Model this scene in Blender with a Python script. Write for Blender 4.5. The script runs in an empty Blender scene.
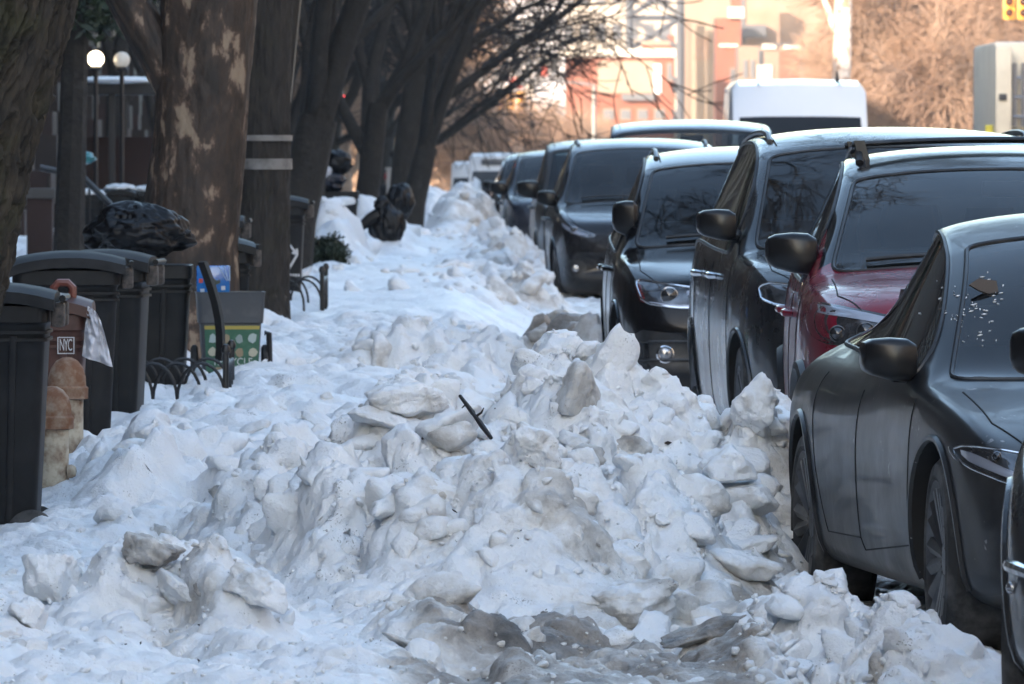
import bpy, bmesh, math, random
import numpy as np
from mathutils import Vector, Matrix
from mathutils.bvhtree import BVHTree

random.seed(7)
RNG = np.random.default_rng(11)
S = bpy.context.scene
COL = S.collection
D2R = math.radians

# ------------------------------------------------------------------ camera
F, CX, HY, H = 9000.0, 485.0, 150.0, 1.65


def at(px, py, d):
    """world point seen at pixel (px,py) at distance d along the street"""
    return Vector(((px - CX) / F * d, d, H - (py - HY) / F * d))


cam_d = bpy.data.cameras.new('camera')
cam = bpy.data.objects.new('camera', cam_d)
COL.objects.link(cam)
S.camera = cam
cam.location = (0, 0, H)
vx, vz = (512 - CX) / F, -(342 - HY) / F
cam.rotation_euler = (math.pi / 2 + math.atan(vz), 0, -math.atan(vx))
cam_d.sensor_width = 36
cam_d.lens = F * 36 / 1024
cam_d.clip_start = 1
cam_d.clip_end = 5000
cam_d.dof.use_dof = True
cam_d.dof.focus_distance = 33.0
cam_d.dof.aperture_fstop = 19.0

# ------------------------------------------------------------------ numpy noise
_prm = np.random.default_rng(3).permutation(256).astype(np.int32)
_prm = np.concatenate([_prm, _prm])
_grd = np.random.default_rng(4).normal(size=(256, 3)).astype(np.float32)
_grd /= np.linalg.norm(_grd, axis=1)[:, None]


def perlin(x, y, z):
    x = np.asarray(x, np.float32); y = np.asarray(y, np.float32); z = np.asarray(z, np.float32)
    x, y, z = np.broadcast_arrays(x, y, z)
    xi = np.floor(x).astype(np.int32); yi = np.floor(y).astype(np.int32); zi = np.floor(z).astype(np.int32)
    fx, fy, fz = x - xi, y - yi, z - zi
    u = fx * fx * fx * (fx * (fx * 6 - 15) + 10)
    v = fy * fy * fy * (fy * (fy * 6 - 15) + 10)
    w = fz * fz * fz * (fz * (fz * 6 - 15) + 10)
    out = 0
    for dx in (0, 1):
        for dy in (0, 1):
            for dz in (0, 1):
                h = _prm[_prm[_prm[(xi + dx) & 255] + ((yi + dy) & 255)] + ((zi + dz) & 255)]
                g = _grd[h]
                dot = g[..., 0] * (fx - dx) + g[..., 1] * (fy - dy) + g[..., 2] * (fz - dz)
                wt = (u if dx else 1 - u) * (v if dy else 1 - v) * (w if dz else 1 - w)
                out = out + wt * dot
    return out * 1.5


def fbm(x, y, z, octv=4, gain=0.5):
    a, s, f = 0, 1.0, 1.0
    for i in range(octv):
        a = a + s * perlin(x * f + 17.3 * i, y * f + 5.1 * i, z * f + 9.7 * i)
        f *= 2.03; s *= gain
    return a


def sstep(a, b, x):
    t = np.clip((x - a) / (b - a), 0, 1)
    return t * t * (3 - 2 * t)


def _h2(ix, iy, seed):
    n = (ix.astype(np.int64) * 374761393 + iy.astype(np.int64) * 668265263 + seed * 974711) & 0xffffffff
    n = ((n ^ (n >> 13)) * 1274126177) & 0xffffffff
    n = (n ^ (n >> 16)) & 0xffffffff
    return n


def boulders(x, y, s, seed, keep=0.75):
    """rounded heap of blocks: max of tilted paraboloids, one per jittered cell; also returns a block id in 0..1"""
    X, Y = x / s, y / s
    ix, iy = np.floor(X), np.floor(Y)
    best = np.full(X.shape, -0.45, np.float32)
    bid = np.zeros(X.shape, np.float32)
    for dx in (-1, 0, 1):
        for dy in (-1, 0, 1):
            cx, cy = ix + dx, iy + dy
            n = _h2(cx, cy, seed)
            a = (n & 1023) / 1023.0; b = ((n >> 10) & 1023) / 1023.0; c = ((n >> 20) & 1023) / 1023.0
            n2 = _h2(cx, cy, seed + 77)
            e = (n2 & 1023) / 1023.0 - 0.5; f = ((n2 >> 10) & 1023) / 1023.0 - 0.5; g = ((n2 >> 20) & 1023) / 1023.0
            ddx = X - (cx + 0.1 + 0.8 * a); ddy = Y - (cy + 0.1 + 0.8 * b)
            ang = g * 6.283
            ca, sa = np.cos(ang), np.sin(ang)
            ru = (ddx * ca + ddy * sa) * (0.8 + 0.5 * c); rv = (-ddx * sa + ddy * ca) * (1.1 + 0.4 * a)
            r2 = np.maximum(np.abs(ru), np.abs(rv)) * 0.55 + np.sqrt(ru * ru + rv * rv) * 0.45
            val = 0.62 * c - 1.5 * r2 * r2 * r2 - 0.25 * r2 + e * 0.55 * ddx + f * 0.55 * ddy
            val = np.where(c > 1 - keep, val, -0.45)
            m = val > best
            best = np.where(m, val, best); bid = np.where(m, a, bid)
    return best * s, bid


# ------------------------------------------------------------------ materials
MATS = {}


def mat(name, col=(0.5, 0.5, 0.5), rough=0.6, metal=0.0, spec=0.5, coat=0.0, emit=None, estr=0.0, noise=None, bump=None, alpha=None, coat_rough=0.05):
    """noise=(scale, other colour, lo, hi); bump=(scale, strength, distance)"""
    if name in MATS:
        return MATS[name]
    m = bpy.data.materials.new(name)
    m.use_nodes = True
    nt = m.node_tree
    b = nt.nodes['Principled BSDF']
    b.inputs['Base Color'].default_value = (*col, 1)
    b.inputs['Roughness'].default_value = rough
    b.inputs['Metallic'].default_value = metal
    b.inputs['Specular IOR Level'].default_value = spec
    b.inputs['Coat Weight'].default_value = coat
    b.inputs['Coat Roughness'].default_value = coat_rough
    if emit:
        b.inputs['Emission Color'].default_value = (*emit, 1)
        b.inputs['Emission Strength'].default_value = estr
    tc = nt.nodes.new('ShaderNodeTexCoord')
    if noise:
        n = nt.nodes.new('ShaderNodeTexNoise'); n.inputs['Scale'].default_value = noise[0]; n.inputs['Detail'].default_value = 6
        n.inputs['Roughness'].default_value = 0.6
        nt.links.new(tc.outputs['Object'], n.inputs['Vector'])
        r = nt.nodes.new('ShaderNodeMapRange'); r.inputs['From Min'].default_value = noise[2]; r.inputs['From Max'].default_value = noise[3]
        nt.links.new(n.outputs['Fac'], r.inputs['Value'])
        mx = nt.nodes.new('ShaderNodeMix'); mx.data_type = 'RGBA'
        mx.inputs['A'].default_value = (*col, 1); mx.inputs['B'].default_value = (*noise[1], 1)
        nt.links.new(r.outputs['Result'], mx.inputs['Factor'])
        nt.links.new(mx.outputs['Result'], b.inputs['Base Color'])
    if bump:
        n = nt.nodes.new('ShaderNodeTexNoise'); n.inputs['Scale'].default_value = bump[0]; n.inputs['Detail'].default_value = 5
        nt.links.new(tc.outputs['Object'], n.inputs['Vector'])
        bp = nt.nodes.new('ShaderNodeBump'); bp.inputs['Strength'].default_value = bump[1]; bp.inputs['Distance'].default_value = bump[2]
        nt.links.new(n.outputs['Fac'], bp.inputs['Height'])
        nt.links.new(bp.outputs['Normal'], b.inputs['Normal'])
    MATS[name] = m
    return m


def paint(name, col, dirt=0.25, rough=0.22, metal=0.35, speck=0.0, coat=.5):
    """car paint under clear coat, with a film of winter road salt that thickens low on the body"""
    if name in MATS:
        return MATS[name]
    m = mat(name, col, rough + .10, metal * .4, spec=.18, coat=coat, coat_rough=0.04)
    nt = m.node_tree; b = nt.nodes['Principled BSDF']
    tc = nt.nodes.new('ShaderNodeTexCoord')
    sx = nt.nodes.new('ShaderNodeSeparateXYZ'); nt.links.new(tc.outputs['Object'], sx.inputs[0])
    low = nt.nodes.new('ShaderNodeMapRange'); low.inputs['From Min'].default_value = 1.0; low.inputs['From Max'].default_value = 0.25
    nt.links.new(sx.outputs['Z'], low.inputs['Value'])
    n = nt.nodes.new('ShaderNodeTexNoise'); n.inputs['Scale'].default_value = 3.0; n.inputs['Detail'].default_value = 8; n.inputs['Roughness'].default_value = 0.65
    nt.links.new(tc.outputs['Object'], n.inputs['Vector'])
    nr = nt.nodes.new('ShaderNodeMapRange'); nr.inputs['From Min'].default_value = 0.35; nr.inputs['From Max'].default_value = 0.75
    nt.links.new(n.outputs['Fac'], nr.inputs['Value'])
    a = nt.nodes.new('ShaderNodeMath'); a.operation = 'MULTIPLY_ADD'
    nt.links.new(low.outputs[0], a.inputs[0]); a.inputs[1].default_value = 0.8; a.inputs[2].default_value = 0.2
    f = nt.nodes.new('ShaderNodeMath'); f.operation = 'MULTIPLY'
    nt.links.new(a.outputs[0], f.inputs[0]); nt.links.new(nr.outputs[0], f.inputs[1])
    f2 = nt.nodes.new('ShaderNodeMath'); f2.operation = 'MULTIPLY'; f2.inputs[1].default_value = dirt
    nt.links.new(f.outputs[0], f2.inputs[0])
    fac = f2
    if speck > 0:
        n2 = nt.nodes.new('ShaderNodeTexNoise'); n2.inputs['Scale'].default_value = 45; n2.inputs['Detail'].default_value = 3
        nt.links.new(tc.outputs['Object'], n2.inputs['Vector'])
        n3 = nt.nodes.new('ShaderNodeTexNoise'); n3.inputs['Scale'].default_value = 7; n3.inputs['Detail'].default_value = 2
        nt.links.new(tc.outputs['Object'], n3.inputs['Vector'])
        sm = nt.nodes.new('ShaderNodeMath'); sm.operation = 'MULTIPLY'; nt.links.new(n2.outputs['Fac'], sm.inputs[0]); nt.links.new(n3.outputs['Fac'], sm.inputs[1])
        sr = nt.nodes.new('ShaderNodeMapRange'); sr.inputs['From Min'].default_value = 0.425; sr.inputs['From Max'].default_value = 0.46
        sr.inputs['To Max'].default_value = speck
        nt.links.new(sm.outputs[0], sr.inputs['Value'])
        mxm = nt.nodes.new('ShaderNodeMath'); mxm.operation = 'MAXIMUM'
        nt.links.new(f2.outputs[0], mxm.inputs[0]); nt.links.new(sr.outputs[0], mxm.inputs[1]); fac = mxm
    mx = nt.nodes.new('ShaderNodeMix'); mx.data_type = 'RGBA'
    mx.inputs['A'].default_value = (*col, 1); mx.inputs['B'].default_value = (0.30, 0.29, 0.28, 1)
    nt.links.new(fac.outputs[0], mx.inputs['Factor']); nt.links.new(mx.outputs['Result'], b.inputs['Base Color'])
    rr = nt.nodes.new('ShaderNodeMath'); rr.operation = 'MULTIPLY_ADD'; nt.links.new(f.outputs[0], rr.inputs[0]); rr.inputs[1].default_value = 0.3; rr.inputs[2].default_value = rough
    nt.links.new(rr.outputs[0], b.inputs['Roughness'])
    cw = nt.nodes.new('ShaderNodeMath'); cw.operation = 'MULTIPLY_ADD'; nt.links.new(f.outputs[0], cw.inputs[0]); cw.inputs[1].default_value = -coat * min(1, dirt * 2); cw.inputs[2].default_value = coat
    nt.links.new(cw.outputs[0], b.inputs['Coat Weight'])
    return m


def snow_mat():
    m = bpy.data.materials.new('snow'); m.use_nodes = True
    nt = m.node_tree; b = nt.nodes['Principled BSDF']; L = nt.links.new
    at_ = nt.nodes.new('ShaderNodeAttribute'); at_.attribute_name = 'dirt'
    geo = nt.nodes.new('ShaderNodeNewGeometry')
    tc = geo.outputs['Position']
    n1 = nt.nodes.new('ShaderNodeTexNoise'); n1.inputs['Scale'].default_value = 9; n1.inputs['Detail'].default_value = 8; n1.inputs['Roughness'].default_value = 0.7
    L(tc, n1.inputs['Vector'])
    n2 = nt.nodes.new('ShaderNodeTexNoise'); n2.inputs['Scale'].default_value = 45; n2.inputs['Detail'].default_value = 6; n2.inputs['Roughness'].default_value = 0.65
    L(tc, n2.inputs['Vector'])
    # dirt factor = attr + (noise-0.5)*k
    k = nt.nodes.new('ShaderNodeMath'); k.operation = 'SUBTRACT'; L(n1.outputs['Fac'], k.inputs[0]); k.inputs[1].default_value = 0.5
    k2 = nt.nodes.new('ShaderNodeMath'); k2.operation = 'MULTIPLY_ADD'; L(k.outputs[0], k2.inputs[0]); k2.inputs[1].default_value = 1.1; L(at_.outputs['Fac'], k2.inputs[2])
    cl = nt.nodes.new('ShaderNodeMapRange'); cl.inputs['From Min'].default_value = 0.10; cl.inputs['From Max'].default_value = 1.0; L(k2.outputs[0], cl.inputs['Value'])
    ramp = nt.nodes.new('ShaderNodeValToRGB')
    e = ramp.color_ramp.elements
    e[0].position = 0.0; e[0].color = (0.86, 0.87, 0.88, 1)
    e[1].position = 1.0; e[1].color = (0.10, 0.098, 0.095, 1)
    x = ramp.color_ramp.elements.new(0.25); x.color = (0.66, 0.64, 0.61, 1)
    x = ramp.color_ramp.elements.new(0.6); x.color = (0.33, 0.30, 0.27, 1)
    L(cl.outputs[0], ramp.inputs['Fac'])
    # grit specks
    v = nt.nodes.new('ShaderNodeTexNoise'); v.inputs['Scale'].default_value = 130; v.inputs['Detail'].default_value = 2; L(tc, v.inputs['Vector'])
    v2 = nt.nodes.new('ShaderNodeTexNoise'); v2.inputs['Scale'].default_value = 5; v2.inputs['Detail'].default_value = 3; L(tc, v2.inputs['Vector'])
    vm = nt.nodes.new('ShaderNodeMath'); vm.operation = 'MULTIPLY'; L(v.outputs['Fac'], vm.inputs[0]); L(v2.outputs['Fac'], vm.inputs[1])
    vr = nt.nodes.new('ShaderNodeMapRange'); vr.inputs['From Min'].default_value = 0.40; vr.inputs['From Max'].default_value = 0.46; vr.inputs['To Max'].default_value = 0.7; L(vm.outputs[0], vr.inputs['Value'])
    mx = nt.nodes.new('ShaderNodeMix'); mx.data_type = 'RGBA'; L(vr.outputs[0], mx.inputs['Factor']); L(ramp.outputs['Color'], mx.inputs['A']); mx.inputs['B'].default_value = (0.12, 0.10, 0.08, 1)
    L(mx.outputs['Result'], b.inputs['Base Color'])
    b.inputs['Roughness'].default_value = 0.42
    b.inputs['Specular IOR Level'].default_value = 0.5
    b.inputs['Subsurface Weight'].default_value = 0.12
    b.inputs['Subsurface Radius'].default_value = (0.03, 0.035, 0.045)
    b.inputs['Subsurface Scale'].default_value = 0.6
    hs = nt.nodes.new('ShaderNodeMath'); hs.operation = 'MULTIPLY_ADD'; L(n2.outputs['Fac'], hs.inputs[0]); hs.inputs[1].default_value = 0.30; L(n1.outputs['Fac'], hs.inputs[2])
    bp = nt.nodes.new('ShaderNodeBump'); bp.inputs['Strength'].default_value = 0.65; bp.inputs['Distance'].default_value = 0.055
    L(hs.outputs[0], bp.inputs['Height']); L(bp.outputs['Normal'], b.inputs['Normal'])
    return m


SNOW = snow_mat()

# ------------------------------------------------------------------ object helpers


def tag(o, label=None, cat=None, group=None, kind=None):
    if label: o['label'] = label
    if cat: o['category'] = cat
    if group: o['group'] = group
    if kind: o['kind'] = kind
    return o


def empty(name, loc=(0, 0, 0), rz=0.0):
    o = bpy.data.objects.new(name, None)
    COL.objects.link(o)
    o.location = loc; o.rotation_euler = (0, 0, rz)
    o.empty_display_size = 0.1
    return o


def link(name, me, parent=None):
    o = bpy.data.objects.new(name, me)
    COL.objects.link(o)
    if parent is not None:
        o.parent = parent
    return o


def np_mesh(name, V, Fq, mats, parent=None, smooth=True, attr=None, midx=None):
    V = np.asarray(V, np.float32).reshape(-1, 3)
    me = bpy.data.meshes.new(name)
    if isinstance(Fq, np.ndarray):
        nf, k = Fq.shape
        me.vertices.add(len(V)); me.vertices.foreach_set('co', V.ravel())
        me.loops.add(nf * k); me.loops.foreach_set('vertex_index', Fq.astype(np.int32).ravel())
        me.polygons.add(nf); me.polygons.foreach_set('loop_start', np.arange(0, nf * k, k, dtype=np.int32))
        me.update(calc_edges=True)
    else:
        me.from_pydata(V.tolist(), [], Fq)
    if not isinstance(mats, (list, tuple)): mats = [mats]
    for m in mats: me.materials.append(m)
    if smooth: me.polygons.foreach_set('use_smooth', np.ones(len(me.polygons), bool))
    if midx is not None: me.polygons.foreach_set('material_index', np.asarray(midx, np.int32))
    if attr is not None:
        a = me.attributes.new('dirt', 'FLOAT', 'POINT'); a.data.foreach_set('value', np.asarray(attr, np.float32))
    me.update()
    return link(name, me, parent)


class MB:
    """collects simple shapes into ONE mesh"""

    def __init__(self):
        self.v, self.f, self.n = [], [], 0

    def add(self, V, Fs):
        V = [tuple(map(float, p)) for p in V]
        self.v += V
        self.f += [tuple(i + self.n for i in f) for f in Fs]
        self.n += len(V)
        return self

    def loft(self, rings, cap0=True, cap1=True, closed=True):
        k = len(rings[0]); V = [p for r in rings for p in r]; Fs = []
        for i in range(len(rings) - 1):
            for j in range(k if closed else k - 1):
                a = i * k + j; b = i * k + (j + 1) % k
                Fs.append((a, b, b + k, a + k))
        if cap0: Fs.append(tuple(range(k))[::-1])
        if cap1: Fs.append(tuple(range((len(rings) - 1) * k, len(rings) * k)))
        return self.add(V, Fs)

    def tube(self, pts, rad, n=8, cap=True):
        pts = [Vector(p) for p in pts]
        if not isinstance(rad, (list, tuple, np.ndarray)): rad = [rad] * len(pts)
        rings = []; prev = None
        for i, p in enumerate(pts):
            t = (pts[min(i + 1, len(pts) - 1)] - pts[max(i - 1, 0)])
            if t.length < 1e-9: t = Vector((0, 0, 1))
            t.normalize()
            if prev is None:
                up = Vector((0, 0, 1)) if abs(t.z) < 0.9 else Vector((1, 0, 0))
                u = t.cross(up).normalized()
            else:
                u = (prev - t * prev.dot(t))
                u = u.normalized() if u.length > 1e-6 else t.orthogonal().normalized()
            prev = u; w = t.cross(u)
            rings.append([p + (u * math.cos(a) + w * math.sin(a)) * rad[i] for a in (2 * math.pi * j / n for j in range(n))])
        return self.loft(rings, cap, cap)

    def box(self, c, s, bev=0.0, rot=None):
        bm = bmesh.new()
        bmesh.ops.create_cube(bm, size=1)
        for v in bm.verts: v.co = Vector((v.co.x * s[0], v.co.y * s[1], v.co.z * s[2]))
        if bev > 0: bmesh.ops.bevel(bm, geom=bm.edges[:], offset=bev, segments=2, affect='EDGES', profile=0.6)
        M = Matrix.Translation(c)
        if rot is not None: M = M @ rot
        bm.verts.index_update()
        self.add([M @ v.co for v in bm.verts], [tuple(v.index for v in f.verts) for f in bm.faces])
        bm.free()
        return self

    def lathe(self, prof, n=24, axis='Z', c=(0, 0, 0), cap=True):
        """prof: (radius, height) pairs"""
        rings = []
        for r, h in prof:
            ring = []
            for j in range(n):
                a = 2 * math.pi * j / n
                p = (r * math.cos(a), r * math.sin(a), h)
                if axis == 'X': p = (h, r * math.cos(a), r * math.sin(a))
                if axis == 'Y': p = (r * math.sin(a), h, r * math.cos(a))
                ring.append((p[0] + c[0], p[1] + c[1], p[2] + c[2]))
            rings.append(ring)
        return self.loft(rings, cap, cap)

    def ball(self, c, r, sx=1, sy=1, sz=1, n=12):
        m = max(6, n // 2)
        prof = [(max(1e-4, math.sin(math.pi * i / m)), -math.cos(math.pi * i / m)) for i in range(m + 1)]
        k = len(self.v); self.lathe(prof, n, 'Z', (0, 0, 0))
        for i in range(k, len(self.v)):
            x, y, z = self.v[i]; self.v[i] = (c[0] + x * r * sx, c[1] + y * r * sy, c[2] + z * r * sz)
        return self

    def prism(self, poly, y0, y1, axis='Y'):
        """extrude an (x,z) outline along y (or (y,z) along x, (x,y) along z)"""
        def P(a, b, h): return (a, h, b) if axis == 'Y' else ((h, a, b) if axis == 'X' else (a, b, h))
        return self.loft([[P(a, b, y0) for a, b in poly], [P(a, b, y1) for a, b in poly]])

    def build(self, name, m, parent=None, smooth=True, angle=35):
        me = bpy.data.meshes.new(name)
        me.from_pydata(self.v, [], self.f)
        for q in (m if isinstance(m, (list, tuple)) else [m]): me.materials.append(q)
        me.validate()
        bm = bmesh.new(); bm.from_mesh(me); bmesh.ops.recalc_face_normals(bm, faces=bm.faces[:]); bm.to_mesh(me); bm.free()
        if smooth:
            me.polygons.foreach_set('use_smooth', np.ones(len(me.polygons), bool))
            me.set_sharp_from_angle(angle=D2R(angle))
        me.update()
        return link(name, me, parent)


def children(o): return [c for c in COL.objects if c.parent == o]


def copy_tree(o, parent=None):
    c = o.copy(); COL.objects.link(c)
    if parent is not None: c.parent = parent
    for ch in list(o.children): copy_tree(ch, c)
    return c


def srect(cx, cy, wx, wy, r, z, n=6):
    """rounded rectangle ring"""
    pts = []
    for (sx, sy, a0) in ((1, 1, 0), (-1, 1, 90), (-1, -1, 180), (1, -1, 270)):
        for i in range(n):
            a = D2R(a0 + 90 * i / (n - 1))
            pts.append((cx + sx * (wx / 2 - r) + r * math.cos(a), cy + sy * (wy / 2 - r) + r * math.sin(a), z))
    return pts


def eval_mesh(me, mods):
    """apply modifiers without operators; mods(ob) adds them"""
    ob = bpy.data.objects.new('temporary_shape', me); COL.objects.link(ob)
    extra = mods(ob) or []
    dg = bpy.context.evaluated_depsgraph_get(); dg.update()
    out = bpy.data.meshes.new_from_object(ob.evaluated_get(dg), preserve_all_data_layers=True, depsgraph=dg)
    for e in [ob] + extra: bpy.data.objects.remove(e, do_unlink=True)
    return out


def text_mesh(txt, size, depth=0.002, spacing=1.0):
    cu = bpy.data.curves.new('lettering', 'FONT'); cu.body = txt; cu.size = size; cu.extrude = depth
    cu.align_x = 'CENTER'; cu.align_y = 'CENTER'; cu.space_character = spacing
    ob = bpy.data.objects.new('temporary_text', cu); COL.objects.link(ob)
    dg = bpy.context.evaluated_depsgraph_get(); dg.update()
    me = bpy.data.meshes.new_from_object(ob.evaluated_get(dg))
    bpy.data.objects.remove(ob, do_unlink=True)
    return me

# ------------------------------------------------------------------ snow: large shapes (metres; x right, y along the street)
_by = np.array([0, 20, 24.5, 27, 30, 33, 36, 42, 46, 55, 64, 80, 100, 130, 150, 400, 900])
_bz = np.array([.10, .10, .12, .17, .17, .12, .12, .34, .41, .45, .49, .56, .60, .50, .2, -2.2, -5])
_rz = np.array([.0, .0, .02, .04, .06, .08, .10, .12, .14, .16, .15, .22, .30, .25, .0, -2.3, -5.1])
# x, y, height, radius x, radius y
BANKS = {
    'main': [(.30, 32.0, .76, .44, 2.5), (.72, 32.3, .54, .38, 2.3), (-.24, 31.6, .74, .50, 2.5), (1.0, 33.0, .66, .24, 1.6), (.16, 30.9, .60, .70, 1.9)],
    'left': [(-.98, 28.2, .36, .42, .9), (-1.62, 27.8, .34, .40, .9)],
    'mound': [(-1.48, 87.5, .94, .42, 2.6)],
    'rear': [(-1.25, 103, 1.02, .55, 3.5)],
    'far': [(-.22, 121, 1.16, .46, 4), (-.48, 119, 1.0, .34, 3)],
}
OTHER = [(-1.45, 37.4, .33, .36, 1.7), (-1.0, 92.3, .60, .5, 2.0), (-1.2, 37.5, .36, 1.1, 2.2), (-.62, 34.6, .48, .45, 1.6), (-.3, 52, .50, .75, 2.2), (.48, 57.5, .55, .33, 1.8), (.75, 55, .45, .3, 1.5),
         (.25, 80, .52, .5, 3.5), (.15, 90, .5, .4, 4), (.35, 100, .62, .4, 4), (.1, 108, .62, .35, 4), (-.9, 146, 1.05, .55, 4), (-.35, 150, .7, .6, 4),
         (.78, 28.3, .15, .22, .5), (1.06, 28.4, .25, .22, .45), (1.36, 27.6, .17, .25, .6), (-1.9, 26.2, .32, .6, .8), (-1.2, 25.2, .2, .7, .7)]


def _bank(x, y, lst):
    e = 0
    for (cx, cy, h, rx, ry) in lst:
        rf = np.where(y < cy, ry * (.66 if 30 < cy < 34 else 1.0), ry)      # the shovelled face towards the cleared spot is steep
        r = np.sqrt(((x - cx) / rx) ** 2 + ((y - cy) / rf) ** 2)
        e = e + (h * np.exp(-(r ** 2.6))) ** 5
    return e


def base_z(x, y):
    k = sstep(-0.35, 0.55, x + 0.12 * perlin(x * 0 + 3, y * .35, 2.2))
    side = np.interp(y, _by, _bz); road = np.interp(y, _by, _rz)
    # the far side of the roadway and everything right of the parked cars is ploughed
    z = side * (1 - k) + road * k
    # trodden cut leading from the pavement to the street in front
    cut = np.exp(-(((x + .50 + .10 * (y - 27.5)) / .17) ** 2)) * np.exp(-(((y - 27.6) / 1.8) ** 2))
    return z - cut * .06


def big_z(x, y):
    x = np.asarray(x, np.float64); y = np.asarray(y, np.float64)
    b = np.maximum(base_z(x, y), 0)
    e = b ** 5 + _bank(x, y, OTHER)
    for l in BANKS.values(): e = e + _bank(x, y, l)
    z = e ** 0.2
    return np.where(base_z(x, y) < 0, base_z(x, y), z)


def rough_map(x, y):
    e = _bank(x, y, OTHER)
    for l in BANKS.values(): e = e + _bank(x, y, l)
    r = sstep(.12, .42, e ** .2)
    r = np.maximum(r, .55 * sstep(-.15, .35, fbm(x * .8, y * .35, 1.3, 2)) * (x < .6))
    r = np.maximum(r, .3)
    r = np.maximum(r, .95 * np.exp(-(((x - 1.1) / .45) ** 4 + ((y - 27.9) / 1.1) ** 4)))
    r = np.maximum(r, .6 * np.exp(-(((x - .15) / .6) ** 4 + ((y - 28.2) / 1.0) ** 4)))
    path = np.exp(-((y - 68.5) / 4.5) ** 4) * sstep(-1.2, -.3, x)
    path = np.maximum(path, np.exp(-(((x + .5 + .10 * (y - 27.5)) / .2) ** 2)) * np.exp(-(((y - 27.8) / 1.7) ** 2)))
    path = np.maximum(path, .8 * np.exp(-(((x + 0.72) / .25) ** 2)) * sstep(98, 108, y))
    path = np.maximum(path, .8 * sstep(-1.5, -1.1, x) * sstep(-.15, -.4, x) * sstep(58, 66, y))
    path = np.maximum(path, .7 * sstep(-1.35, -1.55, x) * sstep(29.5, 31, y) * sstep(37, 36, y))
    road = sstep(1.0, 1.3, x) * (y > 33)
    return r * (1 - .8 * path) * (1 - .6 * road)


def snow_z(x, y, fine=1.0):
    """full relief; returns z, dirt"""
    x = np.asarray(x, np.float64); y = np.asarray(y, np.float64)
    sc = np.clip(y / 31.0, 1, 3.0)                    # big blocks are a little bigger in the far heaps
    wx = x + .07 * fbm(x * 3, y * 3, 0.5, 3); wy = y + .10 * fbm(x * 3, y * 3, 7.5, 3)
    z = big_z(wx, wy)
    r = rough_map(x, y)
    z = z + r * .09 * fbm(x * 1.7, y * 1.3, 4.4, 3)
    b1, i1 = boulders(wx, wy * .8, .52, 5, .7)
    b2, i2 = boulders(wx + .13, wy * .85, .23, 9, .75)
    b3, i3 = boulders(wx + .31, wy, .115, 21, .7)
    z = z + r * (.52 * b1 + .58 * b2 + .40 * b3 * fine)
    z = z + (.008 + .022 * r) * fbm(x * 7, y * 7, 3.3, 5, .6) * fine
    # dirt: grey ploughed street side, stained single blocks, foot of the bank
    d = -.03 + .26 * fbm(x * .9 + 4, y * .6, 8.1, 3) + .14 * fbm(x * 6 + 4, y * 5, z * 6, 3)
    d = d + .26 * (i2 > .90) * r + .10 * (i1 > .85) * r
    d = d + .34 * np.exp(-(((x - .40) / .5) ** 2 + ((y - 29.6) / .45) ** 2)) + (.60 + .40 * fbm(x * 3.1, y * 2.1, 5.5, 3)) * sstep(-.42, -.1, x) * sstep(29.3, 28.8, y) * sstep(.95, .75, x)
    d = d + .75 * np.exp(-(((x - .55) / .42) ** 2 + ((y - 57) / 2.6) ** 2))
    d = d + .25 * sstep(-.3, .2, x) * sstep(72, 80, y) + .28 * np.exp(-(((x + .2) / .6) ** 2 + ((y - 119) / 4) ** 2))
    d = d + .7 * np.exp(-(((x - .92) / .14) ** 2 + ((y - 29.8) / .9) ** 2)) + .5 * np.exp(-(((x + .98) / .22) ** 2 + ((y - 27.6) / .4) ** 2))
    d = d + .45 * sstep(1.0, 1.25, x) * sstep(28.8, 29.6, y) - .12 * (x < -.5)
    d = d - .25 * np.exp(-((y - 68.5) / 5) ** 4)
    return z, np.clip(d, -.4, 1.1)


BANK_INFO = {
    'main': ('wide waist-high bank of lumpy grey snow shovelled up beside the dark grey sedan', 'snow bank'),
    'left': ('low ridge of crumbled dirty snow in front of the nearest rubbish bin', 'snow bank'),
    'mound': ('mound of clean blue-white snow above the dark low hedge', 'snow bank'),
    'rear': ('mound of clean blue-white snow behind the black rubbish bags', 'snow bank'),
    'far': ('tall grey heap of ploughed snow at the far end of the cleared path', 'snow bank'),
}


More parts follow.
